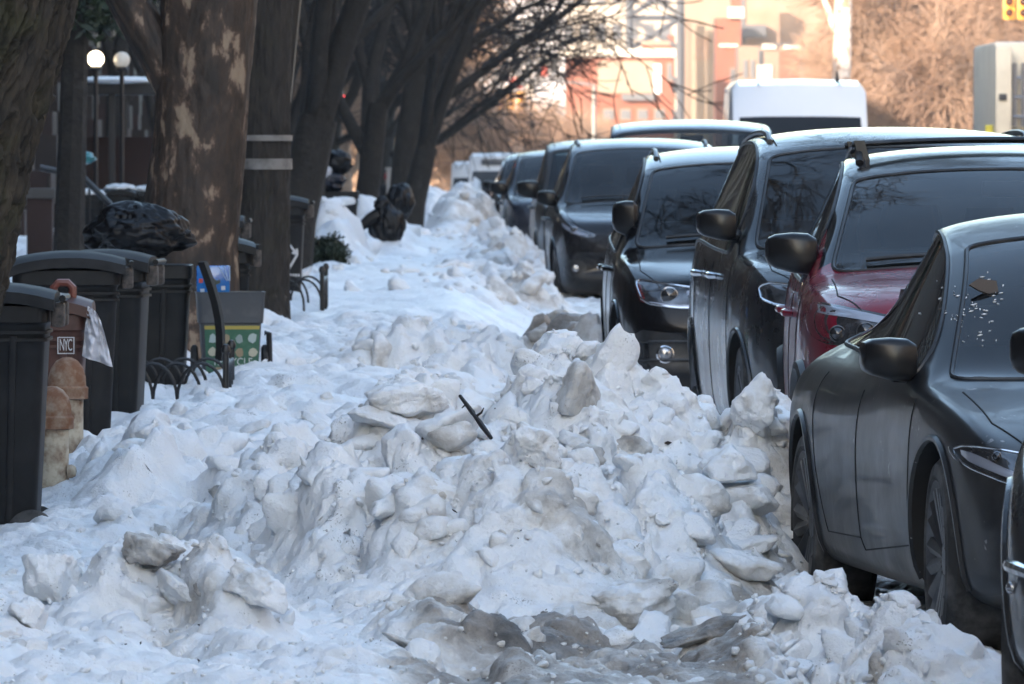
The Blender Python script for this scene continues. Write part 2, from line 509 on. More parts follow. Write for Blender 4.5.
def snow_patches():
    allV, allF, allD, off = [], [], [], 0
    parts = {k: [[], [], [], 0] for k in BANKS}
    specs = [(-2.6, 2.6, .0125, 23.5, 36.5, .0125), (-4.6, 2.2, .028, 36.5, 62, .028), (-8, 2.2, .06, 62, 156, .08)]
    for (x0, x1, sx, y0, y1, sy) in specs:
        xs = np.arange(x0, x1 + sx * .5, sx); ys = np.arange(y0, y1 + sy * .5, sy)
        if y0 < 24: ys = np.concatenate([np.arange(y0, 27, .0125), np.arange(27, 33.2, .0065), np.arange(33.2, y1 + .01, .0125)])
        X, Y = np.meshgrid(xs, ys)
        Z, Dt = snow_z(X, Y)
        # lean the blocks a little so that steep faces overhang instead of being sheer
        jx = .022 * fbm(X * 7, Y * 7, Z * 7, 2); jy = .05 * fbm(X * 6 + 30, Y * 6, Z * 9, 2)
        k = rough_map(X, Y)
        # patch borders stay put and dip under their neighbour
        edge = np.minimum(sstep(y0, y0 + .5, Y), sstep(y1, y1 - .5, Y))
        P3 = np.stack([X + jx * k * edge, Y + jy * k * edge, Z], -1)
        # relief along the true surface normal, so steep faces stay rough
        N = np.cross(np.gradient(P3, axis=1), np.gradient(P3, axis=0)); N /= np.maximum(np.linalg.norm(N, axis=2, keepdims=True), 1e-9)
        ds = (.030 * fbm(P3[..., 0] * 8, P3[..., 1] * 8, P3[..., 2] * 8, 3) + .010 * np.abs(fbm(P3[..., 0] * 26, P3[..., 1] * 26, P3[..., 2] * 26, 2))) * (.25 + .75 * k) * edge * (1 if sx < .02 else 1.3)
        V = (P3 + N * ds[..., None]).reshape(-1, 3)
        ny, nx = X.shape
        idx = np.arange(ny * nx).reshape(ny, nx)
        Q = np.stack([idx[:-1, :-1], idx[:-1, 1:], idx[1:, 1:], idx[1:, :-1]], -1).reshape(-1, 4)
        cx = V[Q].mean(1)
        own = np.zeros(len(Q), np.int8)
        for n, k_ in enumerate(BANKS, 1):
            e = _bank(cx[:, 0], cx[:, 1], BANKS[k_]) ** .2
            own[e > .27] = n
        for n, k_ in enumerate([None] + list(BANKS)):
            q = Q[own == n]
            if not len(q): continue
            used = np.unique(q); remap = np.zeros(len(V), np.int64); remap[used] = np.arange(len(used))
            if n == 0:
                allV.append(V[used]); allF.append(remap[q] + off); allD.append(Dt.reshape(-1)[used]); off += len(used)
            else:
                p = parts[k_]
                p[0].append(V[used]); p[1].append(remap[q] + p[3]); p[2].append(Dt.reshape(-1)[used]); p[3] += len(used)
    o = np_mesh('snow', np.concatenate(allV), np.concatenate(allF), SNOW, attr=np.concatenate(allD))
    tag(o, 'trodden lumpy snow covering the pavement and the kerb', 'snow', kind='stuff')
    for k_, p in parts.items():
        if not p[0]: continue
        o = np_mesh('snow_bank', np.concatenate(p[0]), np.concatenate(p[1]), SNOW, attr=np.concatenate(p[2]))
        tag(o, *BANK_INFO[k_], group='snow banks along the kerb')


def chunk_proto(seed, sub):
    """rounded polyhedral block, unit radius"""
    bm = bmesh.new(); bmesh.ops.create_icosphere(bm, subdivisions=sub, radius=1)
    bm.verts.index_update()
    V = np.array([v.co[:] for v in bm.verts]); Fq = np.array([[v.index for v in f.verts] for f in bm.faces]); bm.free()
    r = np.random.default_rng(seed)
    n = r.integers(8, 14)
    P = r.normal(size=(n, 3)); P /= np.linalg.norm(P, axis=1)[:, None]
    h = r.uniform(.55, 1.0, n)
    dots = np.maximum(V @ P.T, 0) / h
    k = r.uniform(9, 16)
    rad = (np.sum(dots ** k, 1) + .25 ** k) ** (-1 / k)
    rad = np.clip(rad, .3, 1.5)
    nz = fbm(V[:, 0] * 1.6 + seed, V[:, 1] * 1.6, V[:, 2] * 1.6, 3)
    nz2 = fbm(V[:, 0] * 5 + seed, V[:, 1] * 5, V[:, 2] * 5, 3)
    V = V * (rad * (1 + .14 * nz + .035 * nz2))[:, None]
    V /= np.abs(V).max()
    return V, Fq


PROTO_HI = [chunk_proto(100 + i, 4) for i in range(12)]
PROTO_LO = [chunk_proto(200 + i, 3) for i in range(14)]
PROTO_XS = [chunk_proto(300 + i, 2) for i in range(12)]
PROTO_TINY = [chunk_proto(400 + i, 1) for i in range(12)]


def rot_rand(r, flat=.5):
    a = r.uniform(0, 2 * math.pi); t = r.normal() * flat; u = r.normal() * flat
    return np.array(Matrix.Rotation(a, 3, 'Z') @ Matrix.Rotation(t, 3, 'X') @ Matrix.Rotation(u, 3, 'Y'))


def snow_chunks():
    r = np.random.default_rng(5)
    Vs, Fs, Ds, off = [], [], [], 0
    # count, x-range, y-range, min size, pareto, max
    for (n, x0, x1, y0, y1, s0, al, s1, pw) in ((6000, -2.3, 1.5, 24.2, 36, .012, 1.6, .11, 1.0), (220, .72, 1.5, 27.0, 28.9, .02, 1.6, .08, 1.0), (420, -.9, 1.15, 28.4, 33.8, .055, 1.6, .14, 1.0), (16000, -2.2, 1.4, 24.2, 34, .006, 2.2, .018, 1.0), (3500, -3.0, 1.0, 36, 62, .03, 1.8, .15, 1.0), (6000, -3.5, .75, 72, 150, .04, 1.8, .16, 1.0)):
        x = r.uniform(x0, x1, n); y = r.uniform(y0, y1, n)
        size = np.minimum(s0 * (1 - r.uniform(0, 1, n)) ** (-1 / al), s1)
        rm = rough_map(x, y)
        keep = r.uniform(0, 1, n) < rm ** 1.3 + .08
        # none under the bins or the sedan
        keep &= ~((x < -1.62) & (y > 34.5) & (y < 60))
        x, y, size = x[keep], y[keep], size[keep]
        z, d = snow_z(x, y)
        for i in range(len(x)):
            s = size[i]
            pv, pf = (PROTO_HI if s * 9000 / y[i] > 26 else PROTO_LO if s * 9000 / y[i] > 9 else PROTO_XS if s * 9000 / y[i] > 4.5 else PROTO_TINY)[r.integers(0, 12)]
            sc = s * np.array([r.uniform(.75, 1.3), r.uniform(.75, 1.3), r.uniform(.5, .95)])
            V = (pv * sc) @ rot_rand(r, .45).T
            V = V + np.array([x[i], y[i], z[i] + s * (r.uniform(-.3, .25) if s < .03 else r.uniform(-.42, .10))])
            Vs.append(V); Fs.append(pf + off); off += len(V)
            dd = d[i] * .45 - .02 + .09 * r.normal() + (.4 if r.uniform() > .95 else 0)
            Ds.append(np.full(len(V), dd) + .25 * fbm(V[:, 0] * 9, V[:, 1] * 9, V[:, 2] * 9, 2))
    o = np_mesh('snow_clods', np.concatenate(Vs), np.concatenate(Fs), SNOW, attr=np.concatenate(Ds))
    tag(o, 'loose clods and crumbs of snow strewn over banks and pavement', 'snow clods', kind='stuff')


def surface_d(px, py, d0=24.0, d1=60.0):
    d = np.arange(d0, d1, .02); z = H - (py - HY) / F * d
    s, _ = snow_z((px - CX) / F * d, d)
    k_ = np.nonzero(s >= z)[0]
    return float(d[k_[0]]) if len(k_) else d1


def big_block(name, px, py, d, w, h, dep, seed, label, dirt=0.0, tilt=(0, 0, 0), sink=0.0):
    """one block of snow you could lift away; centre at pixel, w/h/dep metres"""
    pv, pf = chunk_proto(seed, 5)
    R = np.array(Matrix.Rotation(tilt[2], 3, 'Z') @ Matrix.Rotation(tilt[1], 3, 'Y') @ Matrix.Rotation(tilt[0], 3, 'X'))
    V = (pv * np.array([w / 2, dep / 2, h / 2]))
    n = fbm(V[:, 0] * 11 + seed, V[:, 1] * 11, V[:, 2] * 11, 4); nn = pv / np.linalg.norm(pv, axis=1)[:, None]
    V = V + nn * (n * .016)[:, None]
    V = V @ R.T
    d = surface_d(px, py + h * .25 * F / d) - dep * .12
    c = at(px, py, d)
    dd = dirt + .35 * fbm(V[:, 0] * 10, V[:, 1] * 10, V[:, 2] * 10 + seed, 3)
    o = np_mesh(name, V, pf, SNOW, attr=dd)
    o.location = (c.x, c.y, c.z - sink)
    tag(o, label, 'snow block')
    return o


snow_patches()
snow_chunks()
big_block('snow_block', 756, 408, 30.3, .36, .33, .34, 412, 'big pale pointed snow block leaning towards the red car', .08, (.1, .35, .3))
big_block('snow_block', 412, 398, 30.0, .36, .15, .3, 421, 'thick rounded slab of old snow above the black stick', .16, (0, -.12, .2))
big_block('snow_block', 392, 422, 29.7, .30, .11, .26, 433, 'flat white snow slab under the thick rounded slab', .02, (0, .14, .4))
big_block('snow_block', 55, 575, 26.8, .22, .32, .22, 445, 'upright white snow block right of the nearest bin', -.1, (.1, -.1, .3))
big_block('snow_block', 722, 468, 29.3, .27, .19, .3, 458, 'boulder of snow jutting from the bank face below the pointed block', .05, (.1, .1, .9))
big_block('snow_block', 640, 358, 31.0, .24, .16, .3, 463, 'rounded snow block crowning the bank in front of the black car', .06, (.1, .15, .5))
big_block('snow_block', 535, 445, 29.6, .20, .16, .2, 470, 'squarish snow block just right of the black stick', .04, (.1, .3, .2))
big_block('snow_block', 150, 553, 27.0, .30, .15, .25, 484, 'soot-stained dark snow lump between two white ones', .5, (0, .12, .4))
big_block('snow_block', 255, 585, 26.6, .24, .15, .25, 493, 'faceted grey-white snow lump beside the trodden cut', .1, (.2, -.1, .7))
big_block('snow_slab', 700, 634, 26.9, .36, .085, .2, 505, 'long slab of dirty brown ice lying near the front wheel', .75, (.05, -.33, .1))
big_block('snow_slab', 412, 646, 26.6, .24, .06, .16, 511, 'thin grey plate of ice at the foot of the trodden cut', .45, (.0, .42, .2))
big_block('snow_block', 25, 612, 26.2, .16, .14, .2, 523, 'round white snowball-like lump in the lower left corner', -.1)
big_block('snow_block', 630, 600, 27.9, .55, .20, .4, 537, 'grimy streaked slab of ice bulging at the foot of the bank', .3, (.1, -.1, .1))

# ground that carries it all: one sheet to the horizon, roadway on top
def strip(name, xs, ys, zf, m, kind='structure', label=None):
    X, Y = np.meshgrid(np.array(xs, float), np.array(ys, float)); Z = zf(X, Y)
    V = np.stack([X, Y, Z], -1).reshape(-1, 3); ny, nx = X.shape; idx = np.arange(ny * nx).reshape(ny, nx)
    Q = np.stack([idx[:-1, :-1], idx[:-1, 1:], idx[1:, 1:], idx[1:, :-1]], -1).reshape(-1, 4)
    o = np_mesh(name, V, Q, m, smooth=True); tag(o, label, None, kind=kind); return o


_gy = np.concatenate([np.arange(-120, 160, 10), np.arange(160, 1120, 40)])
_dz = lambda y: np.interp(y, [-200, 130, 150, 400, 900, 3000], [0, 0, -.1, -2.4, -5.2, -5.2])
GROUND = mat('snowy_ground', (.70, .71, .73), .7, noise=(1.3, (.28, .27, .26), .45, .8))
ASPH = mat('wet_asphalt', (.055, .055, .058), .45, noise=(2.2, (.42, .42, .43), .48, .75), bump=(30, .3, .02))
strip('ground', [-400, -200, -60, -30, -12, -6, -3, 0, 3, 6, 12, 30, 60, 200, 400], _gy, lambda X, Y: _dz(Y) - .10, GROUND)
strip('road', np.linspace(.45, 9.6, 12), _gy, lambda X, Y: _dz(Y) - .004 - .0015 * (X - 5) ** 2 * .3, ASPH)
strip('pavement', [9.85, 12, 15], _gy, lambda X, Y: _dz(Y) + .12, GROUND)
k = MB()
for y0, y1 in zip(_gy[:-1], _gy[1:]):
    if y1 > 900: break
    z0, z1 = _dz(y0), _dz(y1)
    k.loft([[(9.6, y0, z0 - .1), (9.85, y0, z0 - .1), (9.85, y0, z0 + .125), (9.63, y0, z0 + .125)], [(9.6, y1, z1 - .1), (9.85, y1, z1 - .1), (9.85, y1, z1 + .125), (9.63, y1, z1 + .125)]], True, True)
tag(k.build('kerb', mat('granite_kerb', (.3, .3, .3), .7)), kind='structure')

# ------------------------------------------------------------------ vehicles
BLACK = mat('black_plastic', (.012, .012, .013), .45, noise=(6, (.06, .06, .06), .5, .85))
RUBBER = mat('tyre_rubber', (.02, .02, .02), .75, noise=(7, (.16, .155, .15), .42, .8), bump=(60, .3, .01))
RIM = mat('dark_alloy', (.10, .10, .105), .4, .8, noise=(8, (.2, .19, .18), .45, .8))
CHROME = mat('chrome', (.75, .76, .78), .12, 1.0)
LAMP = mat('lamp_lens', (.17, .175, .185), .22, 0.75, coat=1.0, noise=(14, (.05, .05, .055), .42, .62))
LENS = mat('lens_dark', (.02, .02, .022), .05, coat=1.0)
LAMPGREY = mat('lamp_reflector', (.32, .33, .35), .18, .7, coat=1.0)
LAMPPALE = mat('lamp_strip', (.36, .38, .44), .35, .4, coat=.6)
LAMPRED = mat('side_marker', (.10, .008, .008), .15, coat=1.0)
GLASSES = {}


def glass(name, tint=(.34, .38, .38), dust=.03, boost=.03):
    """window glass: tinted, clear coat reflection, a thin film of road dust"""
    if name in MATS: return MATS[name]
    m = bpy.data.materials.new(name); m.use_nodes = True; nt = m.node_tree; L = nt.links.new
    for n in list(nt.nodes): nt.nodes.remove(n)
    out = nt.nodes.new('ShaderNodeOutputMaterial')
    tr = nt.nodes.new('ShaderNodeBsdfTransparent'); tr.inputs[0].default_value = (*tint, 1)
    gl = nt.nodes.new('ShaderNodeBsdfGlossy'); gl.inputs['Roughness'].default_value = .03
    df = nt.nodes.new('ShaderNodeBsdfDiffuse'); df.inputs[0].default_value = (.33, .34, .35, 1)
    fr = nt.nodes.new('ShaderNodeFresnel'); fr.inputs[0].default_value = 1.5
    tc = nt.nodes.new('ShaderNodeTexCoord'); no = nt.nodes.new('ShaderNodeTexNoise'); no.inputs['Scale'].default_value = 2.6; no.inputs['Detail'].default_value = 8; no.inputs['Roughness'].default_value = .65
    L(tc.outputs['Object'], no.inputs['Vector'])
    mr = nt.nodes.new('ShaderNodeMapRange'); mr.inputs['From Min'].default_value = .35; mr.inputs['From Max'].default_value = .75; mr.inputs['To Min'].default_value = dust * .4; mr.inputs['To Max'].default_value = dust * 2.2
    L(no.outputs['Fac'], mr.inputs['Value'])
    m1 = nt.nodes.new('ShaderNodeMixShader'); L(mr.outputs[0], m1.inputs[0]); L(tr.outputs[0], m1.inputs[1]); L(df.outputs[0], m1.inputs[2])
    m2 = nt.nodes.new('ShaderNodeMixShader'); L(fr.outputs[0], m2.inputs[0]); L(m1.outputs[0], m2.inputs[1]); L(gl.outputs[0], m2.inputs[2])
    L(m2.outputs[0], out.inputs[0]); MATS[name] = m
    return m


WIND = glass('windscreen_glass')
SIDE = mat('house_window_glass', (.012, .012, .012), .10, 0, .35)
CARSIDE = glass('side_window_glass', (.16, .17, .17), .05)
SEAT = mat('dark_seat_cloth', (.03, .03, .032), .8)
LINING = mat('dark_cabin_lining', (.035, .035, .037), .85)


def cabin(root, sp, me_parts):
    hw, yc, zb = sp['hw'], sp['cowl'], sp['belt_z']
    v, f = me_parts
    fl = MB().box((0, (yc + sp['rbot']) / 2, .40), (hw * 1.7, sp['rbot'] - yc, .06)); fl.build('cabin_floor', LINING, root)
    d = MB(); d.loft([[(-hw + .16, yc + a, z) for a, z in ((.05, .6), (.12, zb - .05), (.40, zb - .035), (.50, zb - .10), (.48, .6))], [(hw - .16, yc + a, z) for a, z in ((.05, .6), (.12, zb - .05), (.40, zb - .035), (.50, zb - .10), (.48, .6))]])
    d.build('dashboard', LINING, root, angle=60)
    ys = yc + 1.28; top = sp['H'] - .33
    def seat(nm, x, y, w_, tp):
        q = MB().loft([srect(x, y + .10 + .0, w_, .16, .06, .48), srect(x, y + .14, w_ * 1.0, .15, .06, .8), srect(x, y + .24, w_ * .82, .12, .05, tp)]); q.box((x, y - .16, .52), (w_, .52, .16), .05)
        o = q.build(nm, SEAT, root, angle=60)
        MB().loft([srect(x, y + .26, .26 * w_ / .5, .09, .04, tp + .02), srect(x, y + .265, .28 * w_ / .5, .11, .05, tp + .10), srect(x, y + .27, .23 * w_ / .5, .08, .035, tp + .20)]).build('headrest', SEAT, o)
    for s in (-1, 1): seat('front_seat', s * hw * .42, ys, .50, top - .14)
    for s in (-1, 0, 1): seat('rear_seat', s * hw * .5, ys + .95, .44, top - .16)
    sw = MB(); c0 = Vector((hw * .42, yc + .62, zb - .02)); u = Vector((1, 0, 0)); w_ = Vector((0, .45, .89))
    sw.tube([c0 + (u * math.cos(a) + w_ * math.sin(a)) * .185 for a in np.linspace(0, 2 * math.pi, 29)], .014, 8, False)
    for a in (0, math.pi, -math.pi / 2): sw.tube([c0, c0 + (u * math.cos(a) + w_ * math.sin(a)) * .18], .016, 6)
    sw.build('steering_wheel', BLACK, root)
    MB().box((0, sp['wtop'] - .06, sp['H'] - .20), (.24, .03, .07), .02).build('rear_view_mirror', BLACK, root)


def cm_interp(xs, ys, x):
    """monotone-ish cubic through points"""
    xs = np.array(xs, float); ys = np.array(ys, float)
    x = np.clip(x, xs[0], xs[-1])
    m = np.gradient(ys, xs)
    for i in range(len(xs) - 1):
        d = (ys[i + 1] - ys[i]) / (xs[i + 1] - xs[i])
        if abs(d) < 1e-9: m[i] = m[i + 1] = 0
        else:
            for q in (i, i + 1):
                r = m[q] / d
                if r < 0: m[q] = 0
                elif r > 3: m[q] = 3 * d
    i = np.clip(np.searchsorted(xs, x) - 1, 0, len(xs) - 2)
    h = xs[i + 1] - xs[i]; t = (x - xs[i]) / h
    return (2 * t**3 - 3 * t**2 + 1) * ys[i] + (t**3 - 2 * t**2 + t) * h * m[i] + (-2 * t**3 + 3 * t**2) * ys[i + 1] + (t**3 - t**2) * h * m[i + 1]


def build_body(sp, level=2):
    """front at y=0 facing -y; returns evaluated mesh with slots: paint, windscreen, side glass, black, well"""
    top, belt, L, hw = sp['top'], sp['belt'], sp['L'], sp['hw']
    yc, yw, yr, yb = sp['cowl'], sp['wtop'], sp['rtop'], sp['rbot']
    sts = [0, .035, .10, .20, .38, .65, .95, yc - .12, yc, yc + .10] + [yc + .10 + (yw - yc - .10) * t for t in (.25, .5, .75, .93, 1.0)] + [yw + .08]
    nroof = 5
    sts += [yw + .08 + (yr - yw - .16) * (i + 1) / nroof for i in range(nroof)] + [yr] + [yr + (yb - yr) * t for t in (.25, .5, .75, 1)] + [max(yb + .04, L - .12), L - .03, L]
    sts = sorted(set(round(s, 3) for s in sts))
    tops = lambda y: float(cm_interp([p[0] for p in top], [p[1] for p in top], np.array([y]))[0])
    belts = lambda y: float(cm_interp([p[0] for p in belt], [p[1] for p in belt], np.array([y]))[0])
    bots = lambda y: float(np.interp(y, [0, .04, .12, .3, .9, L - .9, L - .3, L], sp.get('bot', [.42, .30, .24, .21, .20, .22, .28, .45])))
    pf = sp.get('plan', [.80, .86, .92, .965, 1.0])
    halfw = lambda y: hw * float(np.interp(y, [0, .1, .3, .6, 1.1, L - 1.2, L - .4, L], [pf[0], pf[1], pf[2], pf[3], pf[4], 1.0, .95, .86]))
    tum, thr = sp.get('tum', .20), sp.get('crown', .05)
    rings = []
    for y in sts:
        zt, zb = tops(y), bots(y)
        w = halfw(y)
        bl = min(belts(y), zt - .01)
        # how much greenhouse there is above the belt at this station
        cab = float(np.clip((zt - bl - .04) / .35, 0, 1))
        hood = 1 - cab
        if y <= yc - .12 or y >= yb + .03: hood, cab = 1.0, 0.0
        hgt = zt - zb
        z1 = zb; z2 = zb + .06 * min(1, hgt / .5)
        zs = bl - .03 if cab == 0 else bl
        if y < yc: zs = min(belts(y), zt - .015)
        z3 = zb + (zs - zb) * .28; z4 = zb + (zs - zb) * .58; z5 = zb + (zs - zb) * .86; z6 = zs
        x6 = w * .955 - (sp.get('deck_in', 0) * float(sstep(yw - .3, yr + .3, y)))
        gf = float(np.clip((zt - bl) / max(.05, sp['H'] - bl), 0, 1))
        if y > (yw + yr) / 2: gf = 1.0
        xroof = w - .055 - tum * gf - sp.get('rear_in', 0.02) * float(sstep(yw + .1, yb, y))
        side = [(0, z1), (w * .80, z1), (w * .955, z2), (w * .985, z3), (w * 1.0, z4), (w * .99, z5), (x6, z6)]
        if cab > 0 or (yc - .12 < y < yb + .03):
            xr = xroof; zr = zt - thr - .02
            zr = max(zr, z6 + .012)
            side += [(xr, zr), (xr - .055, max(zr + .022, z6 + .02)), (xr * .55, zt - .012), (0, zt)]
        else:
            side += [(w * .90, min(zt - .006, z6 + .012)), (w * .80, zt - .022), (w * .45, zt - .006), (0, zt)]
        cf = sp.get('bow', .10)
        fade = max(0, 1 - y / .55); fr = max(0, 1 - (L - y) / .5)
        bowed = []
        for i, (x, z) in enumerate(side):
            q = abs(x) / hw
            yy = y + cf * q ** 2.6 * fade * (1 - .0 * i) - .07 * q ** 3 * fr
            if yc - .2 < y < yw + .2 and i >= 7: yy += .10 * q ** 2       # windscreen curves back at the sides
            bowed.append((x, yy, z))
        full = [(-x, yy, z) for (x, yy, z) in bowed[::-1]] + bowed[1:-1]
        rings.append((y, full))
    n = len(rings[0][1]); V = [p for _, r in rings for p in r]; Fs, MI = [], []
    half = 10
    for i in range(len(rings) - 1):
        y0, y1 = rings[i][0], rings[i + 1][0]; ym = (y0 + y1) / 2
        for j in range(n):
            a = i * n + j; b = i * n + (j + 1) % n
            Fs.append((a, a + n, b + n, b))
            # map strip to half index: full order runs centre top(-) .. bottom .. top
            jj = j if j < half else 2 * half - 1 - j
            hidx = half - 1 - jj           # strip between half points hidx and hidx+1
            m = 0
            if hidx in (8, 9) and yc - .001 <= ym <= yw: m = 1
            elif hidx in (8, 9) and yr <= ym <= yb: m = 1
            elif hidx == 6 and yc + sp.get('sidew0', .38) <= ym <= yr + (yb - yr) * sp.get('sidew1', .5): m = 2
            elif hidx in (0, 1): m = 3
            elif hidx >= 7 and yc + .05 < ym < yb: m = 5
            MI.append(m)
    Fs.append(tuple(range(n))); MI.append(0)
    Fs.append(tuple(range((len(rings) - 1) * n, len(rings) * n))[::-1]); MI.append(0)
    me = bpy.data.meshes.new('shape'); me.from_pydata(V, [], Fs)
    for q in ('a', 'b', 'c', 'd', 'e', 'f'): me.materials.append(None)
    me.polygons.foreach_set('material_index', MI)
    bm = bmesh.new(); bm.from_mesh(me); bmesh.ops.recalc_face_normals(bm, faces=bm.faces[:])
    cl = bm.edges.layers.float.get('crease_edge') or bm.edges.layers.float.new('crease_edge')
    for e in bm.edges:
        if len(e.link_faces) == 2:
            m0, m1 = e.link_faces[0].material_index, e.link_faces[1].material_index
            if m0 != m1 and {m0, m1} & {1, 2}: e[cl] = .75
    for f in bm.faces: f.smooth = True
    bm.to_mesh(me); bm.free()

    def mods(ob):
        s = ob.modifiers.new('s', 'SUBSURF'); s.levels = level; s.render_levels = level; s.use_creases = True
        ex = []
        for (wy) in (sp['wf'], sp['wr']):
            for sgn in (-1, 1):
                c = MB().lathe([(sp['arch'], sgn * (hw + .3)), (sp['arch'], sgn * (hw - .34))], 40, 'X', (0, wy, sp['wz']))
                cm = bpy.data.meshes.new('cut'); cm.from_pydata(c.v, [], c.f)
                for q in range(6): cm.materials.append(None)
                cm.polygons.foreach_set('material_index', [4] * len(cm.polygons))
                b2 = bmesh.new(); b2.from_mesh(cm); bmesh.ops.recalc_face_normals(b2, faces=b2.faces[:]); b2.to_mesh(cm); b2.free()
                co = bpy.data.objects.new('cut', cm); COL.objects.link(co); ex.append(co)
                bo = ob.modifiers.new('b', 'BOOLEAN'); bo.operation = 'DIFFERENCE'; bo.object = co; bo.solver = 'EXACT'
        return ex
    return eval_mesh(me, mods)


def split_mats(me):
    """{slot: (verts, faces, boundary loops)}"""
    out = {}
    V = [v.co.copy() for v in me.vertices]
    for p in me.polygons: out.setdefault(p.material_index, []).append(tuple(p.vertices))
    res = {}
    for k_, fs in out.items():
        used = sorted({i for f in fs for i in f}); rm = {a: b for b, a in enumerate(used)}
        res[k_] = ([V[i] for i in used], [tuple(rm[i] for i in f) for f in fs])
    return res


def islands(V, Fs):
    par = list(range(len(V)))
    def fd(a):
        while par[a] != a: par[a] = par[par[a]]; a = par[a]
        return a
    for f in Fs:
        for q in f[1:]: par[fd(q)] = fd(f[0])
    g = {}
    for f in Fs: g.setdefault(fd(f[0]), []).append(f)
    res = []
    for fs in g.values():
        used = sorted({i for f in fs for i in f}); rm = {a: b for b, a in enumerate(used)}
        res.append(([V[i] for i in used], [tuple(rm[i] for i in f) for f in fs]))
    return res


def boundary(V, Fs):
    cnt = {}
    for f in Fs:
        for a, b in zip(f, f[1:] + f[:1]):
            cnt[(min(a, b), max(a, b))] = cnt.get((min(a, b), max(a, b)), 0) + 1
    nb = {}
    for (a, b), c in cnt.items():
        if c == 1: nb.setdefault(a, []).append(b); nb.setdefault(b, []).append(a)
    loops, seen = [], set()
    for s in nb:
        if s in seen: continue
        loop = [s]; seen.add(s); cur = s
        while True:
            nx = [q for q in nb[cur] if q not in seen]
            if not nx: break
            cur = nx[0]; seen.add(cur); loop.append(cur)
        if len(loop) > 3: loops.append([V[i] for i in loop])
    return loops


def smooth_loop(l, it=2):
    for _ in range(it):
        n = len(l); l = [(l[i - 1] + l[i] * 2 + l[(i + 1) % n]) / 4 for i in range(n)]
    return l


class Caster:
    def __init__(self, me, M=None):
        self.b = BVHTree.FromPolygons([v.co for v in me.vertices], [tuple(p.vertices) for p in me.polygons])

    def front(self, x, z, fallback=.2):
        h = self.b.ray_cast(Vector((x, -3, z)), Vector((0, 1, 0)))
        return h[0] if h[0] is not None else Vector((x, fallback, z))

    def side(self, y, z, sgn):
        h = self.b.ray_cast(Vector((sgn * 3, y, z)), Vector((-sgn, 0, 0)))
        return h[0] if h[0] is not None else None


def resample(poly, n):
    P = [Vector(p) for p in poly]; segs = [(P[i], P[(i + 1) % len(P)]) for i in range(len(P))]
    tot = sum((b - a).length for a, b in segs); out = []; k_ = 0; acc = 0
    for i in range(n):
        t = tot * i / n
        while acc + (segs[k_][1] - segs[k_][0]).length < t: acc += (segs[k_][1] - segs[k_][0]).length; k_ += 1
        a, b = segs[k_]; out.append(a.lerp(b, (t - acc) / max(1e-9, (b - a).length)))
    return out


def chaikin(poly, it=1):
    for _ in range(it):
        n = len(poly); q = []
        for i in range(n):
            a, b = Vector(poly[i]), Vector(poly[(i + 1) % n]); q += [a.lerp(b, .2), a.lerp(b, .8)]
        poly = q
    return poly


def patch(cast, poly, off, n=44, rings=(1, .85, .65, .4, .15), sgn=None, soft=1, dome=0.0):
    """a panel that follows the body: outline in (x,z) from the front or (y,z) from the side, standing off the surface, with a returned edge"""
    pl = resample(chaikin([Vector((p[0], p[1])) for p in poly], soft), n)
    c = sum(pl, Vector((0, 0))) / n
    mb = MB(); rg = []
    def hit(p, o):
        if sgn is None:
            h = cast.front(p.x, p.y); return h + Vector((0, -o, 0))
        h = cast.side(p.x, p.y, sgn); h = h if h is not None else Vector((sgn * .9, p.x, p.y)); return h + Vector((sgn * o, 0, 0))
    rg.append([hit(p, -.012) for p in pl])
    for t in rings: rg.append([hit(c + (p - c) * t, off + dome * (1 - t * t)) for p in pl])
    mb.loft(rg, False, True)
    return mb


def line_strip(cast, pts, r=.004, sgn=None, n=24):
    P = [Vector(p) for p in pts]; out = []
    for i in range(len(P) - 1):
        for q in range(n):
            p = P[i].lerp(P[i + 1], q / n)
            h = cast.front(p.x, p.y) if sgn is None else cast.side(p.x, p.y, sgn)
            if h is not None: out.append(h)
    return out


def make_wheel(parent, sp, x, y, sgn, steer=0.0, style=5):
    w = sp.get('tw', .225); R = sp['R']; rr = R - sp.get('tyre', .115)
    t = MB()
    t.lathe([(rr - .005, -w / 2 + .02), (rr + .02, -w / 2), (R - .03, -w / 2 + .005), (R - .004, -w / 2 + .03), (R, -w / 4), (R, w / 4), (R - .004, w / 2 - .03), (R - .03, w / 2 - .005), (rr + .02, w / 2), (rr - .005, w / 2 - .02)], 48, 'X', cap=False)
    wh = t.build('wheel', RUBBER, parent)
    wh.location = (x, y, R); wh.rotation_euler = (0, 0, steer)
    rm = MB()
    h = sgn * (w / 2 - .02)
    rm.lathe([(rr + .004, sgn * (w / 2 - .005)), (rr - .012, h), (rr - .03, h - sgn * .012), (rr - .035, -h)], 40, 'X', cap=False)
    rm.lathe([(.001, h - sgn * .01), (.05, h - sgn * .01), (.065, h - sgn * .03), (.065, h - sgn * .1)], 20, 'X', cap=False)
    for i in range(style):
        a = 2 * math.pi * i / style
        for da in (-.10, .10):
            p0 = (h - sgn * .03, .055 * math.cos(a + da * 2), .055 * math.sin(a + da * 2)); p1 = (h - sgn * .012, (rr - .02) * math.cos(a + da * 1.6), (rr - .02) * math.sin(a + da * 1.6))
            rm.tube([p0, p1], [.024, .030], 6)
    rm.lathe([(.001, h - sgn * .09), (rr - .05, h - sgn * .09)], 32, 'X', cap=False)   # brake disc behind the spokes
    rm.build('rim', RIM, wh)
    return wh


